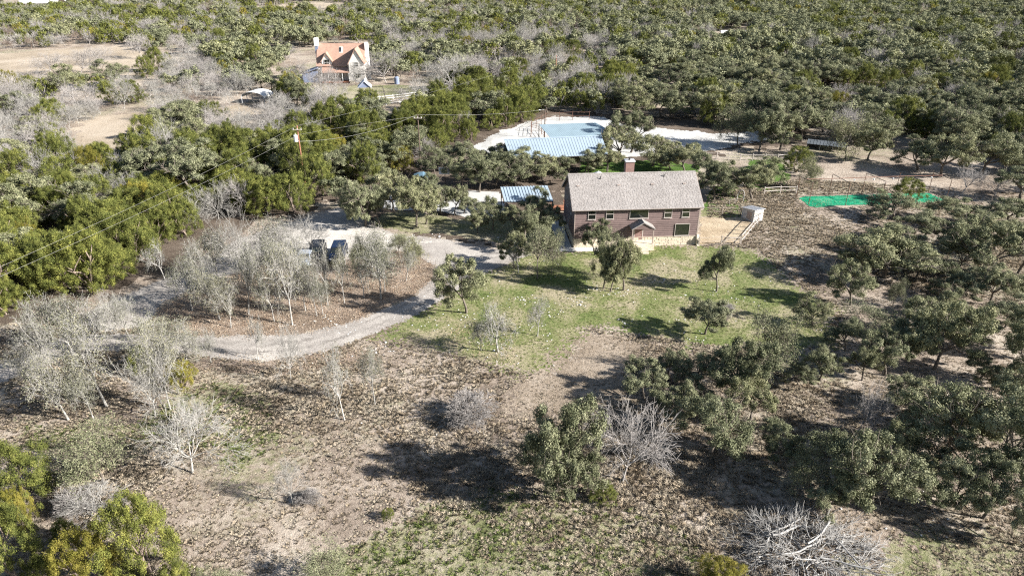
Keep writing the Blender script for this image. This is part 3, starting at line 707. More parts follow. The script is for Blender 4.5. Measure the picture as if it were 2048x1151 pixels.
# ------------------------------------------------------------------ vehicles
def suv(label, cat, X, Y, rz, paint, kind='suv'):
    t = thing('parked_car', label, cat, (X, Y, 0.02), rz)
    W2 = .93
    if kind == 'suv': low = [(-2.3, .35), (2.35, .35), (2.4, .75), (2.25, 1.0), (1.25, 1.12), (-2.3, 1.15), (-2.38, .7)]; cab = [(-2.25, 1.15), (1.2, 1.12), (.45, 1.74), (-1.95, 1.78), (-2.2, 1.5)]
    else: low = [(-2.25, .32), (2.25, .32), (2.3, .62), (2.1, .82), (1.1, .95), (-1.6, 1.0), (-2.25, .95)]; cab = [(-1.65, .98), (1.05, .95), (.35, 1.42), (-.9, 1.44)]
    MB().prism(low, -W2, W2).build('body', M[paint], t, .05)
    c_ = MB().prism(cab, -W2 + .1, W2 - .1).build('cabin', M[paint], t, .06)
    zt = cab[-2][1]; zb = cab[0][1]
    for y in (-W2 + .085, W2 - .115):
        MB().box(-1.9 if kind == 'suv' else -1.0, .5, y, y + .03, zb + .1, zt - .12).build('side_window', M['glass'], t)
    f0, f1 = cab[1], cab[2]
    ws = MB(); ws.slab([(f0[0] - .05, -.72, f0[1] + .1), (f0[0] - .05, .72, f0[1] + .1), (f1[0] + .1, .66, f1[1] - .04), (f1[0] + .1, -.66, f1[1] - .04)], .03); ws.build('windscreen', M['glass'], t)
    r0, r1 = cab[0], cab[-1]
    rw_ = MB(); rw_.box(r1[0] - .06, r1[0] + .02, -.66, .66, zb + .1, r1[1] + .02 if kind == 'suv' else r1[1] - .1); rw_.build('rear_window', M['glass'], t)
    for x in (-1.45, 1.5):
        for y in (-W2 + .02, W2 - .02):
            w_ = MB().tube((x, y - .11, .36), (x, y + .11, .36), .36, .36, 18).build('wheel', M['blackrubber'], t)
            sgn = -1 if y < 0 else 1
            MB().tube((x, y + sgn * .112, .36), (x, y + sgn * .13, .36), .20, .18, 10).build('rim', M['whitemetal'], w_)
    for y in (-.75, .55):
        MB().box(2.3, 2.42, y, y + .22, .72, .88).build('headlight', M['white'], t)
        MB().box(-2.42, -2.3, y, y + .2, .8, 1.02).build('tail_light', M['redlamp'], t)
    for x in (-2.45, 2.38): MB().box(x, x + .09, -.85, .85, .35, .55).build('bumper', M['blackrubber'], t)
    return t


c0 = at(678, 515); suv('dark blue sport utility vehicle parked under pale oaks in the drive island', 'car', c0.x, c0.y, R(-86), 'bluepaint')
c0 = at(636, 514); suv('black sport utility vehicle half hidden by pale oaks, left of the dark blue one', 'car', c0.x, c0.y, R(-84), 'blackpaint')
c0 = at(612, 524); suv('pale silver sedan mostly hidden under the pale oaks, leftmost of the parked cars', 'car', c0.x, c0.y, R(-88), 'silverpaint', 'sedan')

# trailer under a blue tarp, basketball hoop
c0 = at(842, 364); t = thing('covered_trailer', 'flat trailer load under a blue tarp at the edge of the shaded court', 'trailer', c0, R(8)); t.scale = (.85, .85, .8)
MB().prism([(-1.6, .5), (1.5, .5), (1.55, 1.1), (.6, 1.75), (-.4, 1.6), (-1.5, 1.2)], -.9, 2.2).build('tarp', M['tarp'], t, .12)
MB().box(-1.5, 1.5, -.8, 2.1, .35, .5).build('bed', M['darksteel'], t)
for x in (-1.6, 1.45): MB().tube((x, .6, .35), (x + .15, .6, .35), .33, .33, 14).build('wheel', M['blackrubber'], t)
c0 = at(890, 374); t = thing('basketball_hoop', 'basketball hoop with pale square backboard among the shaded oaks', 'basketball hoop', c0, R(-5))
MB().tube((0, .5, 0), (0, .5, 2.9), .07, .06, 8).build('pole', M['darksteel'], t)
bb = MB().box(-.9, .9, -.02, .03, 2.35, 3.45).build('backboard', M['canopy'], t)
fr = MB()
for a in ((-.95, .95, 3.4, 3.5), (-.95, .95, 2.3, 2.4), (-.95, -.86, 2.4, 3.4), (.86, .95, 2.4, 3.4), (-.3, .3, 3.0, 3.05), (-.3, -.25, 2.6, 3.0), (.25, .3, 2.6, 3.0)): fr.box(a[0], a[1], -.05, -.021, a[2], a[3])
fr.build('backboard_border', M['white'], bb)
rm = MB(); rm.path([(.23 * math.cos(a), -.3 + .23 * math.sin(a), 2.62) for a in np.linspace(0, 2 * math.pi, 13)], .02, 5); rm.build('rim', M['redlamp'], t)
MB().path([(0, .5, 2.7), (0, .03, 2.9)], .05).build('bracket', M['darksteel'], t)

# ------------------------------------------------------------------ the far farmhouse
fb = at(640, 163); t = thing('farmhouse', 'far white farmhouse with salmon red roof, dormer and front gable, upper left of the photo', 'house', fb, R(3))
FW, FD, FE, FR_ = 13.6, 9.0, 5.0, 10.6
w = MB().box(0, FW, 0, FD, 0, FE); w.prism([(0, FE), (FD, FE), (FD / 2, FR_ - .2)], 0.0, FW, 'x'); w.build('wall', M['housewhite'], t)
MB().prism([(0, 0), (FD, 0), (FD, FE), (FD / 2, FR_ - .25), (0, FE)], -.06, -.002, 'x').build('gable_cladding', M['bluegrey'], t)
fs = (FR_ - FE) / (FD / 2)
P3 = lambda x, y: Vector((x, y, FR_ - fs * abs(y - FD / 2)))
r = MB(); r.slab([P3(-.5, -.4), P3(FW + .5, -.4), P3(FW + .5, FD / 2), P3(-.5, FD / 2)], .2); r.slab([P3(-.5, FD + .4), P3(FW + .5, FD + .4), P3(FW + .5, FD / 2), P3(-.5, FD / 2)], .2)
fro = r.build('roof', M['salmon'], t)
sk = MB(); sk.slab([P3(6.3, 2.4) + Vector((0, 0, .12)), P3(7.4, 2.4) + Vector((0, 0, .12)), P3(7.4, 3.6) + Vector((0, 0, .12)), P3(6.3, 3.6) + Vector((0, 0, .12))], .1); sk.build('skylight', M['white'], fro)
sk = MB(); sk.slab([P3(6.35, 2.5) + Vector((0, 0, .16)), P3(6.9, 2.5) + Vector((0, 0, .16)), P3(6.9, 3.5) + Vector((0, 0, .16)), P3(6.35, 3.5) + Vector((0, 0, .16))], .03); sk.build('skylight_glass', M['glass'], fro)
# dormer
def gable_box(x0, x1, y0, y1, ze, zr, wm, rm_, nw, nr, ov=.35):
    xm = (x0 + x1) / 2
    b_ = MB().prism([(x0, 0 if nw == 'front_wing' else ze - 1.9), (x1, 0 if nw == 'front_wing' else ze - 1.9), (x1, ze), (xm, zr - .15), (x0, ze)], y0, y1).build(nw, M[wm], t)
    k_ = (zr - ze) / (xm - x0); q = MB()
    q.slab([(xm, y0 - ov, zr), (xm, y1, zr), (x0 - ov, y1, ze - ov * k_), (x0 - ov, y0 - ov, ze - ov * k_)], .16)
    q.slab([(xm, y0 - ov, zr), (xm, y1, zr), (x1 + ov, y1, ze - ov * k_), (x1 + ov, y0 - ov, ze - ov * k_)], .16)
    q.build(nr, M[rm_], t); return b_
gable_box(1.2, 4.2, .1, 3.9, 6.3, 8.5, 'housewhite', 'salmon', 'dormer', 'dormer_roof')
gable_box(9.7, 14.2, -2.6, 4.0, 6.0, 9.9, 'housewhite', 'salmon', 'front_wing', 'wing_roof')
window(t, 1.95, 3.45, 4.75, 6.4, yf=.05, fmat='white')
window(t, 11.2, 13.2, 1.5, 2.6, yf=-2.65, fmat='white'); window(t, 11.5, 12.5, 4.7, 5.9, yf=-2.65, fmat='white')
MB().box(-1.0, -.1, 3.2, 4.8, 0, 11.4).build('chimney', M['bluegrey'], t); MB().box(-1.1, 0, 3.1, 4.9, 9.9, 12.2).build('chimney_top', M['white'], t)
MB().box(14.1, 15.1, 2.8, 4.2, 0, 10.9).build('chimney', M['white'], t)
pr3 = MB(); pr3.slab([(1.2, .1, 4.3), (9.65, .1, 4.3), (9.65, -2.9, 3.0), (1.2, -2.9, 3.0)], .15); pr3.build('porch_roof', M['salmon'], t)
for x in (1.3, 3.3, 5.4, 7.5, 9.5): MB().box(x - .09, x + .09, -2.8, -2.62, .3, 3.0).build('porch_post', M['white'], t)
MB().box(1.2, 9.65, -2.9, -.01, 0, .35).build('porch_floor', M['redwood'], t)
for x in (3.4, 6.2): MB().box(x, x + 1.2, -.08, -.01, .36, 2.5).build('door', M['glass'], t)
MB().prism([(-4.6, 0), (-.1, 0), (-.1, 3.2), (-4.6, 2.4)], -1.8, 5.4).build('left_wing', M['bluegrey'], t)
l = MB(); l.slab([(-.05, -2.0, 4.2), (-.05, 5.6, 4.2), (-4.9, 5.6, 2.6), (-4.9, -2.0, 2.6)], .15); l.build('left_wing_roof', M['bluegrey'], t)
for k in range(3): MB().box(9.8 + .0, 11.0, -3.0 - .3 * k, -2.72 - .3 * k, 0, .6 - .2 * k).build('step', M['stone'], t)

# play set in front of it
pp = at(722, 205); t = thing('play_set', 'childrens play tower with grey canopy and lime green slide in front of the farmhouse', 'play set', pp, R(10)); t.scale = (1.3, 1.3, 1.25)
for x, y in ((0, 0), (2.0, 0), (0, 2.0), (2.0, 2.0)): MB().box(x - .06, x + .06, y - .06, y + .06, 0, 3.2).build('post', M['darksteel'], t)
q = MB(); q.slab([(1, -.5, 4.5), (1, 2.5, 4.5), (-.4, 2.5, 3.1), (-.4, -.5, 3.1)], .08); q.slab([(1, -.5, 4.5), (1, 2.5, 4.5), (2.4, 2.5, 3.1), (2.4, -.5, 3.1)], .08); q.build('canopy', M['canopy'], t)
MB().prism([(-.2, 3.1), (2.2, 3.1), (1, 4.35)], -.3, -.24).build('canopy_end', M['bluegrey'], t)
MB().box(-.05, 2.05, -.05, 2.05, 1.4, 1.5).build('platform', M['wood'], t)
MB().box(-.05, 2.05, -.08, -.04, 1.5, 2.3).build('panel', M['bluegrey'], t)
q = MB(); q.slab([(-.1, .2, 1.6), (-.1, .9, 1.6), (-2.3, .7, .25), (-2.3, 0, .25)], .1); q.build('slide', M['slide'], t)
MB().path([(2.0, 1, 3.0), (4.6, 1, 3.0), (5.1, .2, 0)], .07).build('swing_beam', M['darksteel'], t); MB().path([(4.6, 1, 3.0), (5.1, 1.9, 0)], .07).build('swing_leg', M['darksteel'], t)
for x in (2.9, 3.9):
    MB().path([(x, 1, 3.0), (x, 1, .6)], .02, 4).path([(x + .4, 1, 3.0), (x + .4, 1, .6)], .02, 4).box(x - .03, x + .43, .9, 1.1, .55, .6).build('swing', M['darksteel'], t)
rail_fence('white_fence', 'white rail fence along the near side of the farm yard, below the play tower', 'fence', [W(696, 214), W(760, 202), W(812, 196), W(872, 186)], 1.3, (.5, 1.1), 'white', .07, .08, sp=4)
rail_fence('white_fence', 'second white rail fence beside the farm track, nearest the power line', 'fence', [W(690, 224), W(745, 214), W(800, 208), W(850, 203)], 1.2, (.6, 1.1), 'white', .06, .08, sp=4)
# tank, white canopies and shelters
c0 = at(794, 168); tt = thing('water_tank', 'upright dark blue water tank right of the farmhouse', 'tank', c0); MB().tube((0, 0, 0), (0, 0, 1.9), .75, .75, 18).tube((0, 0, 1.9), (0, 0, 2.2), .75, .3, 18).build('tank', M['bluegrey'], tt); MB().tube((0, 0, 2.2), (0, 0, 2.3), .25, .25, 12).build('lid', M['blackrubber'], tt)
c0 = at(484, 207); t = thing('arched_carport', 'white arched carport among the bare trees left of the farm track', 'carport', c0, R(-14))
for k in range(12):
    a0, a1 = math.pi * k / 12, math.pi * (k + 1) / 12
    f3 = lambda a, y: (3.4 - 3.4 * math.cos(a), y, 1.7 + 1.4 * math.sin(a))
    q = MB(); q.slab([f3(a0, 0), f3(a1, 0), f3(a1, 5), f3(a0, 5)], .06); q.build('roof_panel', M['white'], t)
posts(t, [(0.05, .1), (6.7, .1), (.05, 4.9), (6.7, 4.9), (.05, 2.5), (6.7, 2.5)], 1.7, .06, 'whitemetal')
c0 = at(70, 22); t = thing('white_roof_building', 'white roofed building cut off by the top left edge of the photo', 'building', c0, R(8))
MB().box(-8, 14, 0, 10, 0, 4.5).build('wall', M['salmon'], t)
q = MB(); q.slab([(-9, -1, 4.6), (15, -1, 4.6), (14, 6, 8.2), (-8, 6, 8.2)], .3); q.slab([(-9, 13, 4.6), (15, 13, 4.6), (14, 6, 8.2), (-8, 6, 8.2)], .3); q.build('roof', M['white'], t)
for x in (-5, 0, 5, 10): window(t, x, x + 1.8, 1.4, 3.2, yf=-.05, fmat='white')
c0 = at(1478, 84); t = thing('white_roof_building', 'low pale roofed building in a small clearing of the far upper right wood', 'building', c0, R(-12))
MB().box(-7, 3, 0, 6, 0, 3.0).build('wall', M['housewhite'], t)
q = MB(); q.slab([(-8, -1, 3.1), (4, -1, 3.1), (4, 3, 4.3), (-8, 3, 4.3)], .2); q.slab([(-8, 7, 3.1), (4, 7, 3.1), (4, 3, 4.3), (-8, 3, 4.3)], .2); q.build('roof', M['white'], t)
c0 = at(388, 330); t = thing('white_lawn_chair', 'small white garden bench at the edge of the bare trees, left of the power pole', 'bench', c0, R(20))
MB().box(-.9, .9, -.3, .3, .42, .5).build('seat', M['white'], t); MB().box(-.9, .9, .26, .32, .5, 1.1).build('backrest', M['white'], t)
for x in (-.85, .8):
    for y in (-.28, .24): MB().box(x, x + .06, y, y + .06, 0, .42).build('leg', M['white'], t)


# ------------------------------------------------------------------ tree prototypes
def rot_about(v, k, a):
    return v * math.cos(a) + np.cross(k, v) * math.sin(a) + k * (k @ v) * (1 - math.cos(a))


def unit(v): return v / (np.linalg.norm(v) + 1e-9)


class Skel:
    def __init__(s, seed): s.r = np.random.RandomState(seed); s.seg = []; s.tips = []
    def grow(s, p, d, L, rad, lv, spec):
        """spec: per level (children, spread deg, length ratio, wobble, up, steps)"""
        nch, spr, rat, wob, up, st = spec[lv]; r = s.r; pts = [p]; dirs = [d]
        for i in range(st):
            d = unit(d + wob * r.randn(3) + np.array([0, 0, up])); q = p + d * L / st
            ra, rb = rad * (1 - .45 * i / st), rad * (1 - .45 * (i + 1) / st)
            s.seg.append((*p, *q, ra, rb, lv)); p = q; pts.append(p); dirs.append(d)
        if lv + 1 >= len(spec):
            s.tips.append((*p, *d)); return
        ph = r.uniform(0, 6.28)
        for k in range(nch):
            t = (1.0 if k == 0 else r.uniform(.45 if lv else .8, 1.0)); x = t * st; i = min(int(x), st - 1)
            b = pts[i] + (pts[i + 1] - pts[i]) * (x - i); dd = dirs[i + 1]
            o = unit(np.cross(dd, [0.3, .2, 1.] if abs(dd[2]) < .9 else [1., 0, 0])); o = rot_about(o, dd, ph + k * 2.4 + r.uniform(-.4, .4))
            a = R(spr) * r.uniform(.55, 1.25)
            s.grow(b, unit(dd * math.cos(a) + o * math.sin(a)), L * rat * r.uniform(.75, 1.2), rad * .55 * (1.15 if k == 0 else .9), lv + 1, spec)
    def fit(s, w, h):
        S = np.array(s.seg); T = np.array(s.tips); x = T[:, :3]
        c_ = (np.percentile(x[:, 0], 3) + np.percentile(x[:, 0], 97)) / 2 * 0
        kx = w / 2 / np.percentile(np.hypot(x[:, 0], x[:, 1]), 90); kz = h / np.percentile(x[:, 2], 99)
        k = np.array([kx, kx, kz]); S[:, :3] *= k; S[:, 3:6] *= k; T[:, :3] *= k; s.S, s.T = S, T; return s


def tubes(S, sides=(8, 6, 4, 3, 3, 3), minr=.011):
    Vs, Fs = [], []; off = 0
    for lv in np.unique(S[:, 8]).astype(int):
        Q = S[S[:, 8] == lv]; n = sides[lv]; p0, p1 = Q[:, :3], Q[:, 3:6]
        d = p1 - p0; d /= np.linalg.norm(d, axis=1, keepdims=True) + 1e-9
        a = np.cross(d, np.where(np.abs(d[:, 2:3]) < .9, [[0, 0, 1.]], [[1., 0, 0]])); a /= np.linalg.norm(a, axis=1, keepdims=True); b = np.cross(d, a)
        t = np.arange(n) * 2 * np.pi / n; ca, sa = np.cos(t)[None, :, None], np.sin(t)[None, :, None]
        ring = a[:, None] * ca + b[:, None] * sa
        r0 = np.maximum(Q[:, 6], minr)[:, None, None]; r1 = np.maximum(Q[:, 7], minr * .8)[:, None, None]
        v = np.concatenate([p0[:, None] + ring * r0, p1[:, None] + ring * r1], 1)
        m_ = len(Q); base = off + np.arange(m_)[:, None] * 2 * n; i = np.arange(n); j = (i + 1) % n
        f = np.stack([base + i, base + j, base + n + j, base + n + i], 2).reshape(-1, 4)
        Vs.append(v.reshape(-1, 3)); Fs.append(f); off += m_ * 2 * n
    return np.concatenate(Vs), np.concatenate(Fs)


def quads(C, size, rng, nrm=None, jit=1.0, asp=.6, axis=None):
    n = len(C); nn = rng.randn(n, 3)
    if nrm is not None: nn = nrm + jit * nn * .6
    nn /= np.linalg.norm(nn, axis=1, keepdims=True)
    a = rng.randn(n, 3) if axis is None else axis + .45 * rng.randn(n, 3)
    a -= nn * (a * nn).sum(1, keepdims=True); a /= np.linalg.norm(a, axis=1, keepdims=True); b = np.cross(nn, a)
    s_ = size * rng.uniform(.6, 1.35, n)[:, None]; a = a * s_ / 2; b = b * s_ * asp / 2
    # a leaf: pointed quad
    V = np.stack([C - a, C + b - a * .1, C + a, C - b - a * .1], 1).reshape(-1, 3)
    return V, np.arange(4 * n).reshape(-1, 4)


def blobs(cent, rad, per, rng, flat=.75, shell=.55):
    """points spread near the surface of many small clumps"""
    n = len(cent); d = rng.randn(n, per, 3); d /= np.linalg.norm(d, axis=2, keepdims=True)
    r = (shell + (1 - shell) * rng.rand(n, per, 1)) * rad[:, None, None] * (1 + .25 * rng.randn(n, per, 1))
    off = d * r; off[..., 2] *= flat
    return (cent[:, None] + off).reshape(-1, 3), d.reshape(-1, 3)


def two_mesh(nm, wood, wmat, leaf, lmat):
    t_ = fast_mesh(nm + '_trunk', wood[0], [wood[1]], [M[wmat]], smooth=False)
    if leaf is None: return t_, None
    return t_, fast_mesh(nm + '_crown', leaf[0], [leaf[1]], [M[lmat]])


def near_far(wood, leaf, wmat, lmat, k):
    """one mesh of both, for the far wood"""
    V = np.concatenate([wood[0], leaf[0]]); F_ = np.concatenate([wood[1], leaf[1] + len(wood[0])])
    mi = np.concatenate([np.zeros(len(wood[1])), np.ones(len(leaf[1]))])
    return fast_mesh('wood_tree', V, [F_], [M[wmat], M[lmat]], mi)


PROTO = {}; FARM = {}


def make_oak(seed, w=6.5, h=6.0, far=False, dense=1.0, bare_h=.28):
    s = Skel(seed); r = s.r
    spec = [(5, 46, 1.25, .10, .05, 3), (5, 42, .62, .16, .06, 4), (4, 45, .62, .2, .08, 3), (3, 40, .6, .2, .1, 2)] if not far else [(4, 46, 1.2, .1, .05, 2), (5, 42, .62, .16, .06, 2), (4, 45, .6, .2, .08, 1)]
    s.grow(np.zeros(3), unit(np.array([r.uniform(-.25, .25), r.uniform(-.25, .25), 1])), 1.7, .17, 0, spec); s.fit(w * .98, h * .96)
    s.S[:, [0, 1, 3, 4]] *= 1.15; wood = tubes(s.S if not far else s.S[s.S[:, 8] < 2])
    T = s.T[:, :3]; T = T[T[:, 2] > h * bare_h]; T[:, :2] -= T[:, :2].mean(0) * .6
    T[:, :2] *= w * .40 / np.percentile(np.hypot(T[:, 0], T[:, 1]), 86); T[:, 2] *= h * .90 / T[:, 2].max()
    # pick well spaced limb ends; each carries one big lobe of foliage
    nl = r.randint(22, 28) if not far else 17; pick = [int(np.argmax(T[:, 2]))]; dd = np.linalg.norm((T - T[pick[0]]) * [1, 1, 1.3], axis=1)
    while len(pick) < nl:
        j = int(np.argmax(dd * r.uniform(.75, 1.0, len(T)))); pick.append(j); dd = np.minimum(dd, np.linalg.norm((T - T[j]) * [1, 1, 1.3], axis=1))
    L = T[pick]; rad = r.uniform(.62, 1.12, nl) * (1.12 if far else 1)
    sub = []                                            # every lobe is itself lumpy
    for c0, r0 in zip(L, rad):
        k = 7 if not far else 1; d = r.randn(k, 3); d /= np.linalg.norm(d, axis=1, keepdims=True); d[:, 2] *= .6
        sub.append(np.c_[c0 + d * r0 * (.62 if not far else 0), np.full(k, r0 * (.50 if not far else 1.0))])
    sub = np.concatenate(sub)
    P, D = blobs(sub[:, :3], sub[:, 3] * r.uniform(.7, 1.15, len(sub)), int((180 if not far else 120) * dense), r, .78, .5)
    F2, D2 = blobs(T, r.uniform(.25, .6, len(T)), 36 if not far else 4, r, .8, .2); P = np.concatenate([P, F2]); D = np.concatenate([D, D2])
    ok = P[:, 2] > h * .13; P, D = P[ok], D[ok]
    leaf = quads(P, .128 if not far else .38, r, D + [0, 0, .3], .85 if not far else .6)
    return wood, leaf


def make_juniper(seed, w=5.0, h=5.5, far=False):
    s = Skel(seed); r = s.r; n = 190 if not far else 64
    z = r.rand(n) ** .8; ph = r.uniform(0, 6.28, n)
    prof = np.where(z < .25, .80 + .2 * z / .25, np.sqrt(np.clip(1 - ((z - .25) / .82) ** 1.7, 0, 1)))
    lob = 1 + .22 * np.sin(ph * 3 + seed) + .14 * np.sin(ph * 5 + seed * 2 + z * 5)
    rr = prof * lob * w / 2 * (.45 + .55 * r.rand(n) ** .7)
    C = np.stack([rr * np.cos(ph), rr * np.sin(ph), .10 * h + z * h * .84], 1)
    C[:, 2] += r.uniform(-.1, .45, n) * (r.rand(n) < .4)
    rad = r.uniform(.16, .38, n) * (1 if not far else 1.6)
    P, D = blobs(C, rad, 190 if not far else 24, r, 1.5, .3)
    out = P.copy(); out[:, 2] = .35 * h; out = P - [0, 0, .25 * h]; out /= np.linalg.norm(out, axis=1, keepdims=True)
    axis = .55 * D + .45 * out + [0, 0, .55]
    ok = P[:, 2] > .05; P, D, axis = P[ok], D[ok], axis[ok]
    leaf = quads(P + axis * .08, .118 if not far else .38, r, D, .8, .34 if not far else .5, axis)
    sk = Skel(seed + 50)
    for k in range(3): sk.grow(np.array([.1 * k, .05 * k, 0.]), unit(np.array([r.uniform(-.5, .5), r.uniform(-.5, .5), 1])), h * .5, .10, 0, [(4, 40, .5, .1, .1, 3), (3, 40, .5, .1, .1, 2)])
    sk.S = np.array(sk.seg); return tubes(sk.S), leaf


def make_sparse(seed, w=5.0, h=7.0, leaves=1.0, far=False):
    s = Skel(seed); r = s.r
    spec = [(6, 42, 1.0, .09, .04, 3), (5, 42, .68, .22, .05, 4), (4, 46, .66, .28, .03, 3), (4, 52, .66, .32, .03, 2), (4, 52, .6, .3, .0, 2)]
    if far: spec = spec[:4]
    s.grow(np.zeros(3), unit(np.array([r.uniform(-.15, .15), r.uniform(-.15, .15), 1])), 2.2, .12, 0, spec); s.fit(w * .90, h * .96); s.S[:, 6:8] *= .9
    if far: s.S[:, 6:8] = np.maximum(s.S[:, 6:8], .026)
    wood = tubes(s.S, minr=.014)
    T = s.T[:, :3]; n = int((3000 if not far else 600) * leaves); c_ = T[r.randint(0, len(T), n)]
    P = c_ + r.randn(n, 3) * .2
    leaf = quads(P, .115 if not far else .26, r, np.tile([0, 0, .6], (n, 1)), 1.5)
    return wood, leaf


def make_bare(seed, w=8.0, h=6.5, far=False, stems=1):
    s = Skel(seed); r = s.r
    spec = [(8, 56, 1.5, .08, .05, 2), (6, 42, .70, .15, .05, 4), (5, 38, .66, .17, .02, 3), (5, 40, .62, .18, .0, 2), (5, 42, .62, .2, .0, 1)]
    if far: spec = spec[:4]
    for k in range(stems):
        s.grow(np.array([.15 * k, .1 * (k % 2), 0]), unit(np.array([r.uniform(-.3, .3) * (1 + stems * .4), r.uniform(-.3, .3) * (1 + stems * .4), 1])), .9, .14 / stems ** .5, 0, spec)
    s.fit(w * .97, h); s.S[:, 6:8] *= .72
    if far: s.S[:, 6:8] = np.maximum(s.S[:, 6:8], .030)
    return tubes(s.S, minr=.012)


def reg(kind, wood, leaf, wm, lm, w, h):
    PROTO.setdefault(kind, []).append((two_mesh(kind, wood, wm, leaf, lm), w, h))


for i in range(6): wd, lf = make_oak(11 + i, dense=(1, .8, 1.1, .9, 1, .7)[i]); reg('oak', wd, lf, 'bark', 'oakleaf', 6.5, 6.0)
for i in range(5): wd, lf = make_juniper(31 + i); reg('jun', wd, lf, 'browntwig', 'juniper', 5.0, 5.5)
for i in range(2): wd, lf = make_juniper(41 + i); reg('gold', wd, lf, 'browntwig', 'goldleaf', 5.0, 5.5)
for i in range(6): wd, lf = make_sparse(51 + i, leaves=(1, .5, 1.4, .3, 1, 1.8)[i]); reg('sparse', wd, lf, 'palebark', 'paleleaf', 5.0, 7.0)
for i in range(4): reg('bare', make_bare(71 + i), None, 'twig', None, 8.0, 6.5)
for i in range(2): reg('white', make_bare(75 + i), None, 'palebark', None, 8.0, 6.5)
for i in range(3): reg('brush', make_bare(81 + i, 4.0, 2.4, stems=3), None, 'twig', None, 4.0, 2.4)
for i in range(2): wd, lf = make_sparse(91 + i, 6.0, 5.6, leaves=3.2); reg('leafy', wd, lf, 'bark', 'oakleaf', 6.0, 5.6)
KN = {'oak': ('live_oak', 'live oak'), 'leafy': ('live_oak', 'live oak'), 'jun': ('juniper', 'juniper'), 'gold': ('juniper', 'juniper'), 'sparse': ('lichen_oak', 'oak tree'),
      'bare': ('bare_tree', 'bare tree'), 'white': ('bare_tree', 'bare tree'), 'brush': ('bare_shrub', 'shrub')}
trs = np.random.RandomState(4); NV = {}


def plant(kind, x, y, w, h, label, group=None, rz=None, tilt=None, var=None):
    name, cat = KN[kind]; L_ = PROTO[kind]; k = NV.get(kind, 0); NV[kind] = k + 1
    (tm, cm), w0, h0 = L_[(k if var is None else var) % len(L_)]
    if tilt is None: tilt = (trs.uniform(-.05, .05), trs.uniform(-.05, .05))
    t = thing(name, label, cat, (x, y, -.03), trs.uniform(0, 6.28) if rz is None else rz, group, tilt, (w / w0 * trs.uniform(.94, 1.06), w / w0 * trs.uniform(.94, 1.06), h / h0))
    link('trunk' if cm is not None else 'branches', tm, t)
    if cm is not None: link('crown', cm, t)
    return t


def height_for(X, Y, vt, w, oakish=True):
    lo, hi = .8, 14.0
    for _ in range(30):
        h = (lo + hi) / 2; a = .36 * h; u_, v_ = proj(X, Y, h - a); D_ = Y * CP + (CAM_H - h) * SP
        top = v_ - F_PX / D_ * math.hypot(a * .88, w / 2 * (.2 if oakish else .4))
        if top > vt: lo = h
        else: hi = h
    return h


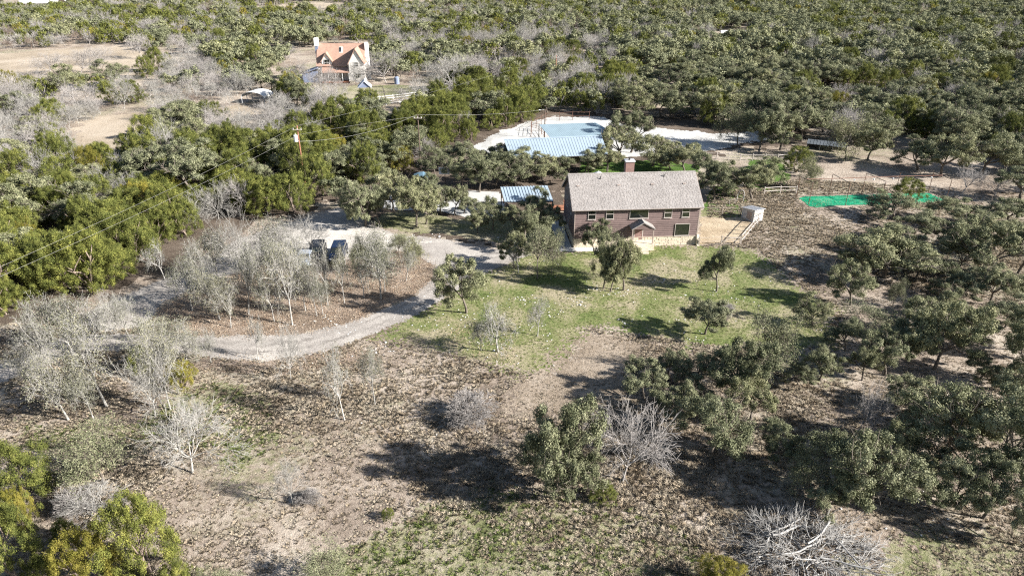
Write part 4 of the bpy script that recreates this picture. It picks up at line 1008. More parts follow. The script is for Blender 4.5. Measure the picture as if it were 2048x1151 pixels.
# kind, base u, base v, crown top v, crown width in px, label
TREES = [
 # --- lawn and house front
 ('oak', 933, 625, 505, 100, 'dark trunked grey green oak beside the drive bend, at the lawn left edge'),
 ('oak', 1433, 583, 488, 70, 'small round oak alone on the open lawn, trunk ringed by white stones'),
 ('oak', 1410, 668, 590, 88, 'low wide oak at the near right corner of the lawn, below the lone oak'),
 ('sparse', 1075, 672, 595, 52, 'small upright oak alone on the lawn with leaning thin crown'),
 ('sparse', 996, 703, 600, 90, 'thin many stemmed oak in a ring of fallen leaves, near left of the lawn'),
 ('sparse', 962, 700, 640, 50, 'spindly pale sapling just left of the many stemmed lawn oak'),
 ('oak', 1028, 535, 462, 62, 'dark leaved oak at the end of the front path, where it meets the drive'),
 ('sparse', 1037, 545, 485, 45, 'slim pale trunked oak just right of the dark oak by the path end'),
 ('leafy', 1075, 557, 440, 80, 'tall twin trunk oak on the lawn in front of the shaded side path'),
 ('leafy', 1103, 547, 455, 42, 'slim oak at the right side of the twin trunk oak, near the front path'),
 ('oak', 1190, 510, 440, 62, 'dark oak touching the left part of the brown house front'),
 ('oak', 1207, 577, 462, 50, 'ivy dark trunked oak, leftmost of the clump on the lawn before the porch'),
 ('oak', 1221, 583, 470, 56, 'forked oak in the middle of the clump on the lawn before the porch'),
 ('oak', 1247, 580, 478, 82, 'broad right leaning oak, rightmost of the clump on the lawn before the porch'),
 ('leafy', 1236, 555, 455, 60, 'oak with curved pale trunk at the back of the clump before the porch'),
 # --- drive island and its left
 ('leafy', 829, 539, 478, 58, 'small leaning oak with pale base at the right tip of the drive island'),
 ('sparse', 812, 562, 500, 45, 'slim yellowish oak sapling left of the leaning oak on the island tip'),
 ('leafy', 800, 515, 462, 60, 'green leafed oak behind the pale tree at the right end of the parked cars'),
 ('sparse', 762, 597, 462, 92, 'broad silvery oak with white painted looking trunk foot, right half of the island'),
 ('sparse', 770, 583, 500, 40, 'straight pale stem just behind the broad silvery island oak'),
 ('sparse', 728, 595, 515, 52, 'slim oak with small round crown between silvery oak and blue car'),
 ('sparse', 689, 606, 488, 42, 'narrow pale oak standing just right of the dark blue car'),
 ('sparse', 656, 611, 475, 52, 'slim white barked oak in front of the dark blue car'),
 ('sparse', 634, 632, 520, 45, 'crooked pale stem left of the slim white barked oak by the blue car'),
 ('sparse', 646, 629, 550, 40, 'short straight pale oak at the near side of the crooked stem'),
 ('sparse', 611, 621, 500, 60, 'pale leafy topped oak in front of the silver car'),
 ('sparse', 585, 650, 480, 75, 'tall white trunk oak in the middle of the leaf covered island'),
 ('sparse', 549, 643, 540, 55, 'lichen oak with dark foot left of the tall white trunk oak'),
 ('sparse', 517, 720, 625, 42, 'slender oak growing at the near edge of the gravel drive, above the dead forked tree'),
 ('white', 582, 759, 642, 56, 'dead forked tree with dark upward stems and pale twigs beside the drive'),
 ('sparse', 497, 628, 500, 70, 'dark based twin trunk oak left of the tall white trunk oak'),
 ('sparse', 440, 640, 530, 70, 'leaning lichen oak in the left part of the island, near the shaded drive'),
 ('sparse', 462, 655, 560, 55, 'small dark oak casting a strong shadow at the near left of the island'),
 ('sparse', 420, 590, 470, 80, 'silvery oak over the shaded upper drive, leftmost of the island cluster'),
 ('sparse', 438, 562, 455, 80, 'pale oak behind the silvery one where the upper drive is striped with shade'),
 ('white', 490, 560, 420, 95, 'big white branched oak at the top of the island, under the green junipers'),
 ('sparse', 520, 580, 450, 80, 'dense lichen oak in the centre of the island clump'),
 ('sparse', 540, 545, 430, 80, 'pale oak with dark open fork in front of the bright apron, left'),
 ('white', 590, 550, 430, 95, 'large white twigged oak against the bright parking apron'),
 ('sparse', 560, 600, 470, 75, 'lichen oak with many white stems left of the silver car'),
 ('sparse', 600, 590, 475, 60, 'shaggy pale oak directly over the silver car'),
 ('white', 620, 500, 425, 90, 'bare white oak at the far side of the apron, left end'),
 ('sparse', 745, 540, 455, 70, 'silvery oak shading the empty spot right of the blue car'),
 ('leafy', 720, 545, 475, 50, 'grey green oak just right of the blue car roof'),
 ('sparse', 385, 620, 510, 75, 'thin oak overhanging the shaded drive at the island end'),
 ('sparse', 330, 560, 480, 70, 'pale twiggy oak at the far edge of the shaded drive, under the junipers'),
 # --- left front row
 ('sparse', 137, 839, 700, 110, 'pale oak with spreading white limbs, leftmost of the straight trunks in the dry grass'),
 ('sparse', 188, 839, 722, 62, 'pale oak with wavy white trunk, second from left in the dry grass row'),
 ('sparse', 214, 813, 625, 120, 'tall dark trunked oak with wide white top behind the wavy white trunk'),
 ('white', 311, 832, 690, 110, 'leaning bare oak with white trunk foot, left of the pair of white trunks'),
 ('sparse', 327, 815, 705, 55, 'short forked pale oak between the leaning oak and the straight white trunk'),
 ('sparse', 341, 818, 640, 85, 'straight white trunk oak at the right end of the dry grass row'),
 ('sparse', 422, 724, 645, 45, 'small dark oak leaning over the near edge of the gravel drive'),
 ('sparse', 263, 682, 590, 62, 'pale topped oak on the grass wedge between the two drive arms'),
 ('sparse', 288, 682, 640, 22, 'little dark twisted snag beside the gravel drive, left'),
 ('sparse', 70, 776, 690, 70, 'dark leafed thin oak in deep shade near the left edge'),
 ('white', 62, 742, 655, 85, 'white many armed bare tree at the left edge above the drive'),
 ('sparse', 110, 745, 610, 90, 'pale oak over the drive near the left edge, right of the white armed tree'),
 ('sparse', 150, 720, 590, 110, 'wide silvery oak in front of the junipers at the lower left drive'),
 ('sparse', 195, 712, 585, 90, 'silvery oak beside the wide one, nearer the drive fork'),
 ('sparse', 100, 690, 585, 95, 'dense silvery oak directly under the dark junipers at left'),
 ('white', 235, 660, 580, 70, 'white branched oak just before the drive fork'),
 ('sparse', 330, 730, 620, 110, 'broad pale oak hanging over the bright drive, centre left'),
 ('sparse', 375, 735, 640, 80, 'pale oak right of the broad one over the bright drive'),
 ('jun', 285, 745, 692, 50, 'dark green juniper mixed into the pale oaks left of the drive'),
 ('gold', 365, 775, 720, 55, 'yellow green juniper under the straight white trunk oak'),
 ('white', 385, 945, 795, 175, 'large bleached bare tree with drooping white twigs, lower left'),
 ('white', 390, 865, 790, 75, 'white bare bush just above the large bleached tree'),
 ('leafy', 210, 965, 855, 135, 'dull green oak left of the large bleached bare tree'),
 ('white', 182, 1032, 955, 150, 'spreading bare shrub with white stems between the lower left junipers'),
 ('brush', 145, 1030, 975, 70, 'small bare twiggy shrub left of the spreading white stemmed shrub'),
 ('white', 248, 1025, 975, 40, 'short pale snag right of the spreading white stemmed shrub'),
 ('jun', 50, 1012, 878, 135, 'bright green juniper at the left edge, upper one of the lower left corner'),
 ('gold', 45, 1062, 975, 60, 'small golden juniper between the two big left edge junipers'),
 ('jun', 35, 1150, 1000, 125, 'big yellow green juniper at the left edge near the bottom corner'),
 ('jun', 310, 1165, 982, 135, 'tall yellow green juniper in the lower left, right of the golden one'),
 ('gold', 190, 1190, 1050, 130, 'golden yellow juniper at the bottom edge, left of the tall green one'),
 ('jun', 90, 1165, 1110, 45, 'small juniper at the bottom edge beside the corner one'),
 ('jun', 135, 1090, 1038, 48, 'small round juniper under the bare white stemmed shrub'),
 ('jun', 365, 1200, 1120, 75, 'low dark juniper at the bottom edge right of the tall green one'),
 ('leafy', 660, 1180, 1092, 120, 'thin yellowish oak showing its top at the bottom edge, left of centre'),
 ('leafy', 450, 1195, 1130, 90, 'low dull oak top at the bottom edge, left of the yellowish one'),
 # --- centre front
 ('sparse', 689, 839, 680, 68, 'tall slim oak with white trunk foot alone in the dry field, centre left'),
 ('sparse', 750, 809, 680, 50, 'slender pale oak right of the tall slim one in the dry field'),
 ('white', 586, 1009, 905, 62, 'small crooked dead tree alone in the dry field, lower centre left'),
 ('brush', 945, 838, 780, 100, 'grey tangle of bare brush in the dry field, centre'),
 ('brush', 620, 1005, 975, 50, 'low pale twig heap at the foot of the crooked dead tree'),
 ('jun', 775, 1036, 1018, 26, 'tiny green juniper seedling alone in the dry field'),
 ('oak', 1110, 990, 790, 135, 'tall column shaped oak left of the round bare tree, lower centre'),
 ('oak', 1140, 1005, 880, 110, 'lower right half of the dark oak clump beside the round bare tree'),
 ('oak', 1080, 960, 860, 90, 'dim leafed oak at the left of the tall column shaped oak'),
 ('bare', 1245, 962, 797, 205, 'large round grey leafless tree with fine twigs, lower centre'),
 ('jun', 1209, 1000, 962, 55, 'small dark juniper at the foot of the round leafless tree'),
 ('oak', 1420, 905, 775, 145, 'big green oak right of the round leafless tree'),
 ('gold', 1445, 1190, 1118, 95, 'yellow juniper top at the bottom edge left of the brush pile'),
 # --- right of the mown strip
 ('oak', 1290, 800, 722, 95, 'dark oak right of the mown strip, nearest to it'),
 ('oak', 1395, 790, 702, 95, 'dark rounded oak, upper left of the oak clump below the lawn'),
 ('oak', 1462, 800, 668, 110, 'tall oak in the middle of the clump below the lawn'),
 ('oak', 1500, 840, 735, 90, 'lower front oak of the clump below the lawn'),
 ('brush', 1400, 800, 765, 50, 'grey bare bush at the foot of the dark rounded oak'),
 ('leafy', 1538, 768, 612, 95, 'thin topped tall oak at the right end of the clump below the lawn'),
 ('oak', 1596, 770, 722, 62, 'low bright oak right of the thin topped tall oak'),
 ('brush', 1446, 628, 600, 40, 'small bare grey bush beside the low wide lawn oak'),
 ('oak', 1625, 650, 583, 72, 'round oak on the right border of the lawn'),
 ('leafy', 1741, 662, 603, 105, 'wide thin oak with crooked dark trunk right of the round border oak'),
 ('leafy', 1785, 612, 556, 42, 'small whitish oak sapling in the dry grass, right middle'),
 ('oak', 1770, 750, 655, 85, 'oak with zigzag white trunk in deep shade, right middle'),
 ('oak', 1724, 760, 682, 68, 'small oak with pale trunk left of the zigzag trunk oak'),
 ('oak', 1868, 738, 598, 125, 'large oak with thick spreading dark limbs, right middle'),
 ('oak', 1815, 725, 640, 85, 'oak squeezed left of the large spreading limbed oak'),
 ('oak', 1911, 603, 538, 100, 'leaning oak with long low dark limb, right of the field'),
 ('oak', 2010, 655, 588, 90, 'low flat oak at the right edge, middle height'),
 ('oak', 2027, 765, 630, 105, 'oak at the right edge below the low flat one'),
 ('oak', 1955, 765, 705, 85, 'small dark oak left of the right edge oak, lower'),
 ('oak', 1769, 556, 452, 165, 'wide oak with spreading dark crown, nearest the green turf on the right field'),
 ('oak', 1832, 556, 482, 100, 'oak joined to the right side of the wide spreading oak'),
 ('oak', 1953, 553, 440, 140, 'broad oak with dark trunk right of the joined pair'),
 ('oak', 1914, 541, 470, 90, 'smaller oak tucked at the left of the broad dark trunk oak'),
 ('oak', 2035, 548, 432, 95, 'oak at the right edge level with the lawn'),
 ('oak', 1786, 438, 384, 98, 'dark trunked oak just below the green turf'),
 ('oak', 1848, 478, 420, 90, 'oak between the turf oak and the broad oaks'),
 ('oak', 1925, 450, 392, 112, 'large oak right of the turf oak'),
 ('oak', 2015, 455, 390, 90, 'oak at the right edge above the edge row'),
 ('jun', 1811, 402, 354, 62, 'green juniper growing at the near edge of the green turf'),
 ('bare', 1713, 865, 765, 82, 'small bare tree with leaning dark trunk, right of the oak clump'),
 ('oak', 1660, 985, 845, 150, 'left half of the wide low oak above the brush pile'),
 ('oak', 1735, 1015, 855, 160, 'right half of the wide low oak above the brush pile'),
 ('leafy', 1612, 985, 885, 90, 'faint thin oak in shade at the left of the wide low oak'),
 ('oak', 1877, 918, 757, 170, 'big round oak in the lower right, below the spreading limbed oak'),
 ('oak', 1990, 960, 770, 170, 'big oak filling the lower right edge'),
 ('oak', 1965, 1035, 905, 115, 'lower front oak under the big lower right edge oak'),
 ('oak', 2050, 1095, 985, 80, 'oak cut by the right edge near the bottom'),
 ('oak', 1650, 1040, 950, 90, 'low oak skirt drooping towards the brush pile'),
 ('oak', 1700, 610, 520, 85, 'low oak in the shade band between lawn border and the wide spreading oak'),
 ('oak', 1830, 665, 590, 100, 'oak filling the gap left of the large spreading limbed oak, behind it'),
 ('oak', 1930, 690, 610, 110, 'oak just right of the large spreading limbed oak'),
 ('oak', 1980, 610, 520, 100, 'oak behind the low flat right edge oak'),
 ('oak', 1880, 640, 575, 70, 'small oak below the leaning long limbed oak'),
 ('oak', 1700, 545, 490, 70, 'small left companion of the wide spreading oak'),
 ('oak', 2040, 700, 600, 100, 'oak cut by the right edge between the flat one and the lower one'),
 ('oak', 1690, 700, 635, 75, 'low oak in the dark grass at the lawn border corner'),
 ('oak', 1640, 760, 690, 70, 'small oak between the low bright oak and the pale trunked one'),
 ('oak', 1820, 830, 755, 100, 'oak above the big round lower right oak, to its left'),
 ('oak', 2040, 860, 740, 120, 'oak at the right edge above the big lower right edge oak'),
 ('oak', 1900, 1010, 905, 110, 'low oak between wide low oak and the big edge oak'),
 ('oak', 1350, 850, 770, 85, 'oak between the mown strip oak and the big green one'),
 ('oak', 1340, 760, 700, 60, 'small oak at the top left of the clump below the lawn'),
 ('oak', 1800, 520, 455, 80, 'oak behind the wide spreading oak'),
 ('oak', 1990, 500, 420, 110, 'oak behind the broad dark trunk oak'),
 ('oak', 2040, 400, 330, 100, 'oak at the right edge level with the turf'),
 ('oak', 870, 350, 290, 60, 'dark oak behind the trailer and hoop'),
 ('oak', 900, 335, 285, 70, 'oak between the round pale bare tree and the barn row'),
 ('oak', 940, 340, 280, 70, 'oak at the left end of the silver barn roof'),
 ('oak', 1060, 345, 290, 75, 'oak in front of the silver barn roof, centre'),
 ('oak', 1000, 335, 282, 75, 'oak in front of the silver barn roof, left'),
 ('oak', 860, 400, 345, 55, 'oak on the far side of the court near the trailer'),
 ('oak', 700, 440, 370, 55, 'small oak at the edge of the upper drive, left of the leafy one'),
 ('oak', 1240, 320, 250, 80, 'oak left of the tall one behind the chimney'),
 ('oak', 1370, 350, 285, 80, 'oak behind the right roof corner of the brown house'),
 ('bare', 655, 190, 125, 60, 'grey bare tree screening the farmhouse porch'),
 ('bare', 600, 175, 110, 70, 'grey bare tree at the left wall of the farmhouse'),
 ('bare', 105, 150, 100, 80, 'pale bare tree standing in the straw field at upper left'),
 ('bare', 160, 150, 88, 90, 'wide bare tree right of the other in the straw field'),
 ('bare', 285, 118, 62, 60, 'bare tree at the far right rim of the straw field'),
 ('bare', 60, 180, 130, 70, 'low bare tree at the near rim of the straw field'),
 ('bare', 210, 130, 90, 50, 'small bare tree in the middle of the straw field'),
 ('oak', 1560, 930, 850, 80, 'small oak at the upper left of the wide low oak, over the dry slope'),
 ('oak', 1800, 960, 850, 110, 'oak between the wide low oak and the big round lower right one'),
 ('oak', 1830, 1010, 930, 90, 'low oak before the gap between the two biggest lower right oaks'),
 ('oak', 1930, 890, 790, 110, 'oak linking the big round lower right oak with the edge oaks'),
 # --- around the court and behind the house
 ('oak', 731, 452, 352, 82, 'leafy oak beside the shaded upper drive, left of the grass patch'),
 ('oak', 759, 449, 370, 60, 'oak over the bright grass patch between drive and court'),
 ('oak', 788, 425, 338, 85, 'oak with two thin dark trunks at the left corner of the court'),
 ('oak', 833, 452, 350, 85, 'oak with forked pale trunk at the near left side of the court'),
 ('oak', 852, 448, 368, 70, 'oak leaning right over the near edge of the court'),
 ('oak', 881, 428, 358, 66, 'oak at the near edge of the court, left of two small ones'),
 ('oak', 909, 431, 364, 46, 'slim dark trunked oak on the near court edge'),
 ('oak', 928, 427, 378, 48, 'small round oak with crooked trunk on the near court edge'),
 ('oak', 955, 466, 418, 46, 'dense little oak in shade right of the court edge'),
 ('oak', 985, 460, 394, 62, 'bright crowned oak left of the carport front'),
 ('oak', 1032, 470, 408, 58, 'yellowish oak in front of the carport'),
 ('oak', 1070, 440, 374, 60, 'dark oak whose crown crosses the blue shaded carport roof'),
 ('oak', 1095, 480, 402, 72, 'oak between the carport and the shaded side path'),
 ('oak', 1055, 500, 420, 66, 'dark oak in front of the carport, nearest to the front path'),
 ('oak', 959, 384, 308, 75, 'oak behind the court, left of the row behind the carport'),
 ('oak', 925, 378, 312, 70, 'oak over the basketball hoop'),
 ('oak', 990, 372, 305, 80, 'second oak of the row behind the carport'),
 ('oak', 1030, 370, 300, 85, 'third oak of the row behind the carport, brownish crown'),
 ('oak', 1087, 366, 305, 80, 'oak between carport and brown house roof, at the back'),
 ('oak', 1125, 362, 310, 60, 'dark oak right at the far left corner of the brown house'),
 ('oak', 1170, 345, 295, 70, 'oak behind the left part of the brown house roof'),
 ('oak', 1215, 343, 285, 60, 'oak between the barn roofs and the red chimney'),
 ('oak', 1262, 305, 222, 88, 'tall oak rising behind the chimney against the white yard'),
 ('oak', 1305, 332, 262, 95, 'wide oak right of the chimney, in front of the white yard'),
 ('oak', 1340, 338, 285, 70, 'oak behind the right part of the brown house roof'),
 ('oak', 1405, 372, 300, 85, 'oak rising behind the right end of the brown house roof'),
 ('oak', 1428, 400, 330, 75, 'brownish oak with leaning trunk at the right gable of the house'),
 ('oak', 1460, 385, 318, 80, 'oak over the bright back lawn, left of the curved dark ones'),
 ('oak', 1504, 398, 325, 85, 'round oak at the right edge of the bright back lawn'),
 ('oak', 1535, 370, 315, 75, 'oak behind the round back lawn oak'),
 ('leafy', 1475, 292, 215, 85, 'many stemmed oak at the right end of the white yard'),
 ('oak', 1520, 300, 205, 85, 'grey oak right of the many stemmed one at the white yard'),
 ('jun', 1592, 345, 292, 62, 'dark green juniper above the left end of the green turf'),
 ('leafy', 1621, 376, 315, 52, 'small pale trunked oak at the left end of the green turf'),
 ('oak', 1560, 300, 222, 85, 'oak left of the dark lean-to shed'),
 ('leafy', 1690, 318, 230, 95, 'grey many stemmed tree right of the lean-to shed'),
 ('oak', 1735, 320, 245, 80, 'yellowish oak right of the grey many stemmed tree'),
 ('oak', 1880, 352, 265, 110, 'large oak standing above the right end of the turf frame'),
 ('oak', 1835, 340, 275, 85, 'oak left of the large one above the turf frame'),
 ('oak', 1960, 352, 262, 115, 'oak at the far right above the turf, beside the bare thicket'),
 ('oak', 2035, 350, 258, 100, 'oak at the right edge above the bare thicket'),
 ('bare', 1925, 385, 330, 75, 'grey bare thicket right of the turf frame'),
 ('bare', 1990, 392, 345, 70, 'grey bare bush near the right edge, above the edge oaks'),
 ('bare', 852, 325, 262, 64, 'round pale grey bare tree in front of the dark junipers by the thin pole'),
 # --- round the farmhouse
 ('bare', 772, 165, 98, 90, 'large brownish bare tree just right of the farmhouse'),
 ('white', 716, 170, 118, 34, 'slim bare sapling before the white front gable'),
 ('bare', 640, 205, 140, 55, 'thin bare tree in front of the farmhouse porch'),
 ('bare', 682, 205, 160, 40, 'small bare tree left of the play tower'),
 ('oak', 595, 215, 145, 60, 'green oak at the left end of the farmhouse yard'),
 ('white', 835, 210, 148, 48, 'white lichen tree by the white fence, right of the play tower'),
 ('white', 905, 185, 100, 95, 'large white bare tree right of the farmhouse yard'),
 ('bare', 805, 205, 170, 34, 'small dark bare tree at the white fence'),
]
for kind, u, v, vt, wpx, lab in TREES:
    p = at(u, v); D_ = p.y * CP + CAM_H * SP; w = wpx * D_ / F_PX * ((1.10 if v > 790 and u > 1300 else 1.08) if kind in ('oak', 'leafy') else 1.06)
    h = height_for(p.x, p.y, vt, w, kind in ('oak', 'leafy', 'sparse')); h = max(h, .9)
    plant(kind, p.x, p.y, w, h, lab)

# ------------------------------------------------------------------ the woods
CLEAR = [
 [(-120, 200), (-120, 112), (0, 104), (160, 92), (250, 90), (330, 108), (400, 120), (420, 133), (330, 140), (230, 165), (120, 185), (0, 195)],
 [(470, 108), (520, 96), (600, 96), (600, 112), (540, 118)],
 [(470, 22), (560, 10), (640, 3), (700, 8), (720, 24), (640, 33), (540, 28)], [(720, -6), (760, 8), (860, 22), (940, 14), (960, -6)],
 [(150, 290), (165, 245), (260, 228), (300, 240), (330, 285), (230, 305)], [(400, 225), (500, 205), (560, 215), (520, 262), (470, 275), (420, 250)],
 [(596, 180), (590, 120), (620, 96), (745, 88), (765, 165), (890, 168), (905, 200), (800, 222), (770, 238), (690, 240), (670, 220), (630, 210)],
 [(940, 305), (1000, 258), (1060, 238), (1110, 228), (1200, 228), (1235, 240), (1300, 250), (1380, 258), (1450, 264), (1520, 260), (1545, 278), (1545, 400), (900, 400), (860, 400), (840, 345), (880, 330)],
 [(1395, 76), (1420, 64), (1500, 66), (1490, 84), (1400, 86)], [(1300, 44), (1320, 36), (1400, 38), (1400, 48)],
 [(1600, 200), (1640, 182), (1810, 196), (1830, 210), (1700, 225)],
 [(1590, 310), (1615, 286), (1660, 292), (1680, 312), (1760, 330), (1830, 318), (1880, 330), (1900, 420), (1540, 420)],
 [(930, 130), (960, 122), (1010, 128), (1000, 138), (950, 140)], [(480, 200), (560, 178), (570, 205), (500, 222)],
 [(0, 25), (45, 20), (130, 14), (130, -10), (0, -10)],
 [(700, 238), (850, 236), (830, 222), (760, 232)],
]
CLEARW = [np.array(wpoly(c_)) for c_ in CLEAR]
WOOD = [(-400, 900), (-260, 700), (-60, 640), (60, 622), (180, 585), (250, 570), (300, 545), (380, 478), (470, 432), (560, 440), (640, 415), (690, 402), (715, 378), (815, 362), (832, 345), (850, 338), (900, 300), (985, 270), (1080, 225), (1240, 232), (1460, 256), (1540, 262), (1600, 284), (1700, 296), (1800, 285), (1860, 285), (1950, 315), (2048, 330), (2200, 380), (2600, 600), (4600, 600), (2600, -30), (-600, -30), (-2600, 900)]
# zones: polygon, weights (oak, jun, gold, bare, white), what the labels call them
ZONES = [
 ([(-3000, 700), (-60, 700), (250, 590), (480, 450), (640, 420), (700, 395), (700, 330), (600, 290), (470, 305), (330, 310), (200, 330), (60, 420), (-60, 440), (-3000, 480)], (.16, .64, .07, .04, .09), 'in the yellow green thicket under the power line at the left'),
 ([(560, 300), (600, 288), (700, 345), (840, 345), (900, 305), (1000, 262), (1060, 235), (1000, 205), (930, 205), (860, 225), (760, 245), (690, 250), (620, 262), (560, 275)], (.12, .76, .02, .04, .06), 'in the dark green belt between the power poles and the barns'),
 ([(330, 310), (470, 305), (560, 300), (620, 262), (700, 250), (680, 222), (600, 215), (560, 190), (460, 190), (440, 250), (330, 285)], (.07, .07, .0, .42, .44), 'in the pale leafless wood below the farmhouse track'),
 ([(-3000, 440), (-60, 440), (60, 425), (200, 335), (330, 310), (330, 280), (470, 200), (420, 125), (330, 130), (200, 170), (60, 195), (-3000, 230)], (.10, .14, .01, .40, .35), 'in the mixed scrub left of the farmhouse'),
 ([(-3000, 120), (600, 120), (600, -30), (-3000, -30)], (.22, .26, .05, .27, .20), 'in the far wood beyond the straw field, upper left'),
 ([(760, 235), (900, 225), (1060, 230), (1230, 150), (1220, 80), (1050, 75), (980, 110), (800, 95), (760, 160)], (.17, .10, .01, .36, .36), 'in the grey wood between the farmhouse and the barns'),
 ([(600, 120), (1220, 90), (1240, -30), (600, -30)], (.26, .24, .04, .24, .22), 'on the far slope behind the farmhouse'),
 ([(1080, 235), (1240, 235), (1230, 140), (1060, 140)], (.2, .66, .0, .1, .04), 'in the dark juniper stand behind the pale blue roof'),
 ([(1220, 300), (1600, 300), (1600, 120), (1220, 120)], (.84, .08, .0, .05, .03), 'in the grey green oak wood above the white yard'),
 ([(1560, 420), (5000, 700), (5000, 120), (1560, 120)], (.68, .18, .02, .09, .03), 'in the dense oak wood of the upper right'),
 ([(1200, 130), (5000, 130), (5000, -60), (1200, -60)], (.56, .22, .03, .12, .07), 'on the far wooded slope at the top right'),
]
KINDS = ['oak', 'jun', 'gold', 'bare', 'white']
DESC = {'oak': 'grey green live oak', 'jun': 'dense green juniper', 'gold': 'yellow toned juniper', 'bare': 'grey leafless tree', 'white': 'pale white branched bare tree'}
ws = np.random.RandomState(21); pts = []
Y_ = 62.0
while Y_ < 640:
    st_ = 4.0 + min(1.2, max(0, Y_ - 100) / 120); hw = Y_ * .80 + 26
    for X_ in np.arange(-hw, hw, st_): pts.append((X_ + ws.uniform(-.48, .48) * st_, Y_ + ws.uniform(-.48, .48) * st_))
    Y_ += st_ * .92
pts = np.array(pts)
D0 = pts[:, 1] * CP + CAM_H * SP; UP = pts[:, 1] * SP - CAM_H * CP
PU = np.stack([1024 + F_PX * pts[:, 0] / D0, 575.5 - F_PX * UP / D0], 1)
ok = inside(PU, np.array(WOOD)) | (PU[:, 1] < 60)
for c_ in CLEAR: ok &= sdist(PU, np.array(c_, float)) < -1.5 if len(c_) < 5 else ~inside(PU, np.array(c_, float))
base = np.array([at(u, v)[:2] for _, u, v, _, _, _ in TREES])
dm = np.min(np.hypot(pts[:, None, 0] - base[None, :, 0], pts[:, None, 1] - base[None, :, 1]), 1); ok &= dm > 2.3
# poles, wires' feet and far buildings stay clear
for b_, r_ in ((b1, 2.5), (b2, 3), (at(484, 207) + Vector((4, 3, 0)), 7), (at(842, 364), 6), (at(70, 22) + Vector((3, 5, 0)), 14), (at(1478, 84), 9), (at(388, 330), 4), (b4, 2.5)):
    ok &= np.hypot(pts[:, 0] - b_.x, pts[:, 1] - b_.y) > r_
pts, PU, D0 = pts[ok], PU[ok], D0[ok]
zone = np.full(len(pts), len(ZONES) - 1)
for i in range(len(ZONES) - 1, -1, -1): zone[inside(PU, np.array(ZONES[i][0], float))] = i
# kinds come in drifts
dr = vnoise(pts, .05) * .55 + vnoise(pts + 77, .13) * .45
kind = []
for i in range(len(pts)):
    w_ = np.array(ZONES[zone[i]][1], float); b_ = 1 + 2.6 * (dr[i] - .5)
    w_[0] *= max(.1, b_); w_[1] *= max(.1, 2 - b_); b2_ = 1 + 3.5 * (vnoise(pts[i:i + 1] + 200, .06)[0] - .5); w_[3] *= max(.05, b2_); w_[4] *= max(.05, b2_)
    kind.append(ws.choice(5, p=w_ / w_.sum()))
kind = np.array(kind)
gap = ws.rand(len(pts)) < np.where(np.isin(zone, [3, 4]), .26, np.where(np.isin(zone, [5, 6, 2]), .16, .05)) + .5 * (vnoise(pts + 400, .045) > .80)
pts, PU, D0, zone, kind = pts[~gap], PU[~gap], D0[~gap], zone[~gap], kind[~gap]
sz = ws.uniform(.68, 1.28, len(pts)) * np.where(ws.rand(len(pts)) < .2, .68, 1)
Wd = np.choose(kind, [8.9, 6.2, 4.9, 7.2, 6.6]) * sz; Hg = np.choose(kind, [6.3, 5.9, 5.0, 5.8, 6.0]) * sz * ws.uniform(.85, 1.2, len(pts))
inview = (PU[:, 0] > -40) & (PU[:, 0] < 2088) & (PU[:, 1] > 8)
BUD = {0: 130, 1: 230, 2: 30, 3: 150, 4: 140}
single = np.zeros(len(pts), bool)
for k in range(5):
    idx = np.where((kind == k) & inview)[0]; idx = idx[np.argsort(-(Wd[idx] / D0[idx]))][:BUD[k]]; single[idx] = True
LM = [('the far farmhouse', 685, 150), ('the transformer pole', 606, 320), ('the thin dark pole', 841, 300), ('the barn lamp pole', 1088, 250), ('the distant pole', 1111, 140),
      ('the play tower', 722, 190), ('the arched white carport', 505, 195), ('the blue tarp trailer', 842, 352), ('the pale blue barn roof', 1150, 258), ('the silver barn roof', 1110, 295),
      ('the dark lean-to shed', 1632, 300), ('the green turf', 1740, 395), ('the farmyard water tank', 794, 160), ('the white garden bench', 388, 325), ('the top left building', 70, 14),
      ('the far right clearing roof', 1478, 76), ('the white yard', 1400, 275), ('the round pale bare tree', 852, 300), ('the shaded drive bend', 330, 560), ('the upper drive end', 700, 415),
      ('the straw field', 180, 130), ('the basketball hoop', 890, 348), ('the white fences', 790, 205), ('the far white slope', 800, 12), ('the left edge snag', 20, 540), ('the parked cars', 650, 505),
      ('the farmhouse chimney', 622, 100), ('the bare clearing left of the track', 230, 265), ('the right edge bare thicket', 1990, 380), ('the turf frame top pipe', 1760, 350)]
ULAB = {}; ORDN = ['nearest', 'second nearest', 'third nearest', 'fourth nearest', 'fifth nearest', 'sixth nearest', 'seventh nearest']
NAMEK = {0: 'grey green oak', 1: 'green juniper', 2: 'golden juniper', 3: 'grey leafless tree', 4: 'white branched tree'}
sing = np.where(single)[0]; cand = []
for li, (ln_, lu, lv) in enumerate(LM):
    for k in range(5):
        q_ = sing[kind[sing] == k]
        if not len(q_): continue
        dx = PU[q_, 0] - lu; dy = PU[q_, 1] - lv
        side = np.where(np.abs(dx) > np.abs(dy), np.where(dx > 0, 0, 1), np.where(dy < 0, 2, 3))
        for s4 in range(4):
            m_ = np.where(side == s4)[0]; m_ = m_[np.argsort(np.hypot(dx[m_], dy[m_]))]
            for rk, j in enumerate(m_[:7]): cand.append((float(np.hypot(dx[j], dy[j])), rk, int(q_[j]), NAMEK[k] + ' ' + ('right of', 'left of', 'behind', 'in front of')[s4] + ' ' + ln_ + ', ' + ORDN[rk]))
for d_, rk, i, lb in sorted(cand):
    if i not in ULAB and d_ < 300: ULAB[i] = lb
print('own labels', len(ULAB), 'of', len(sing))
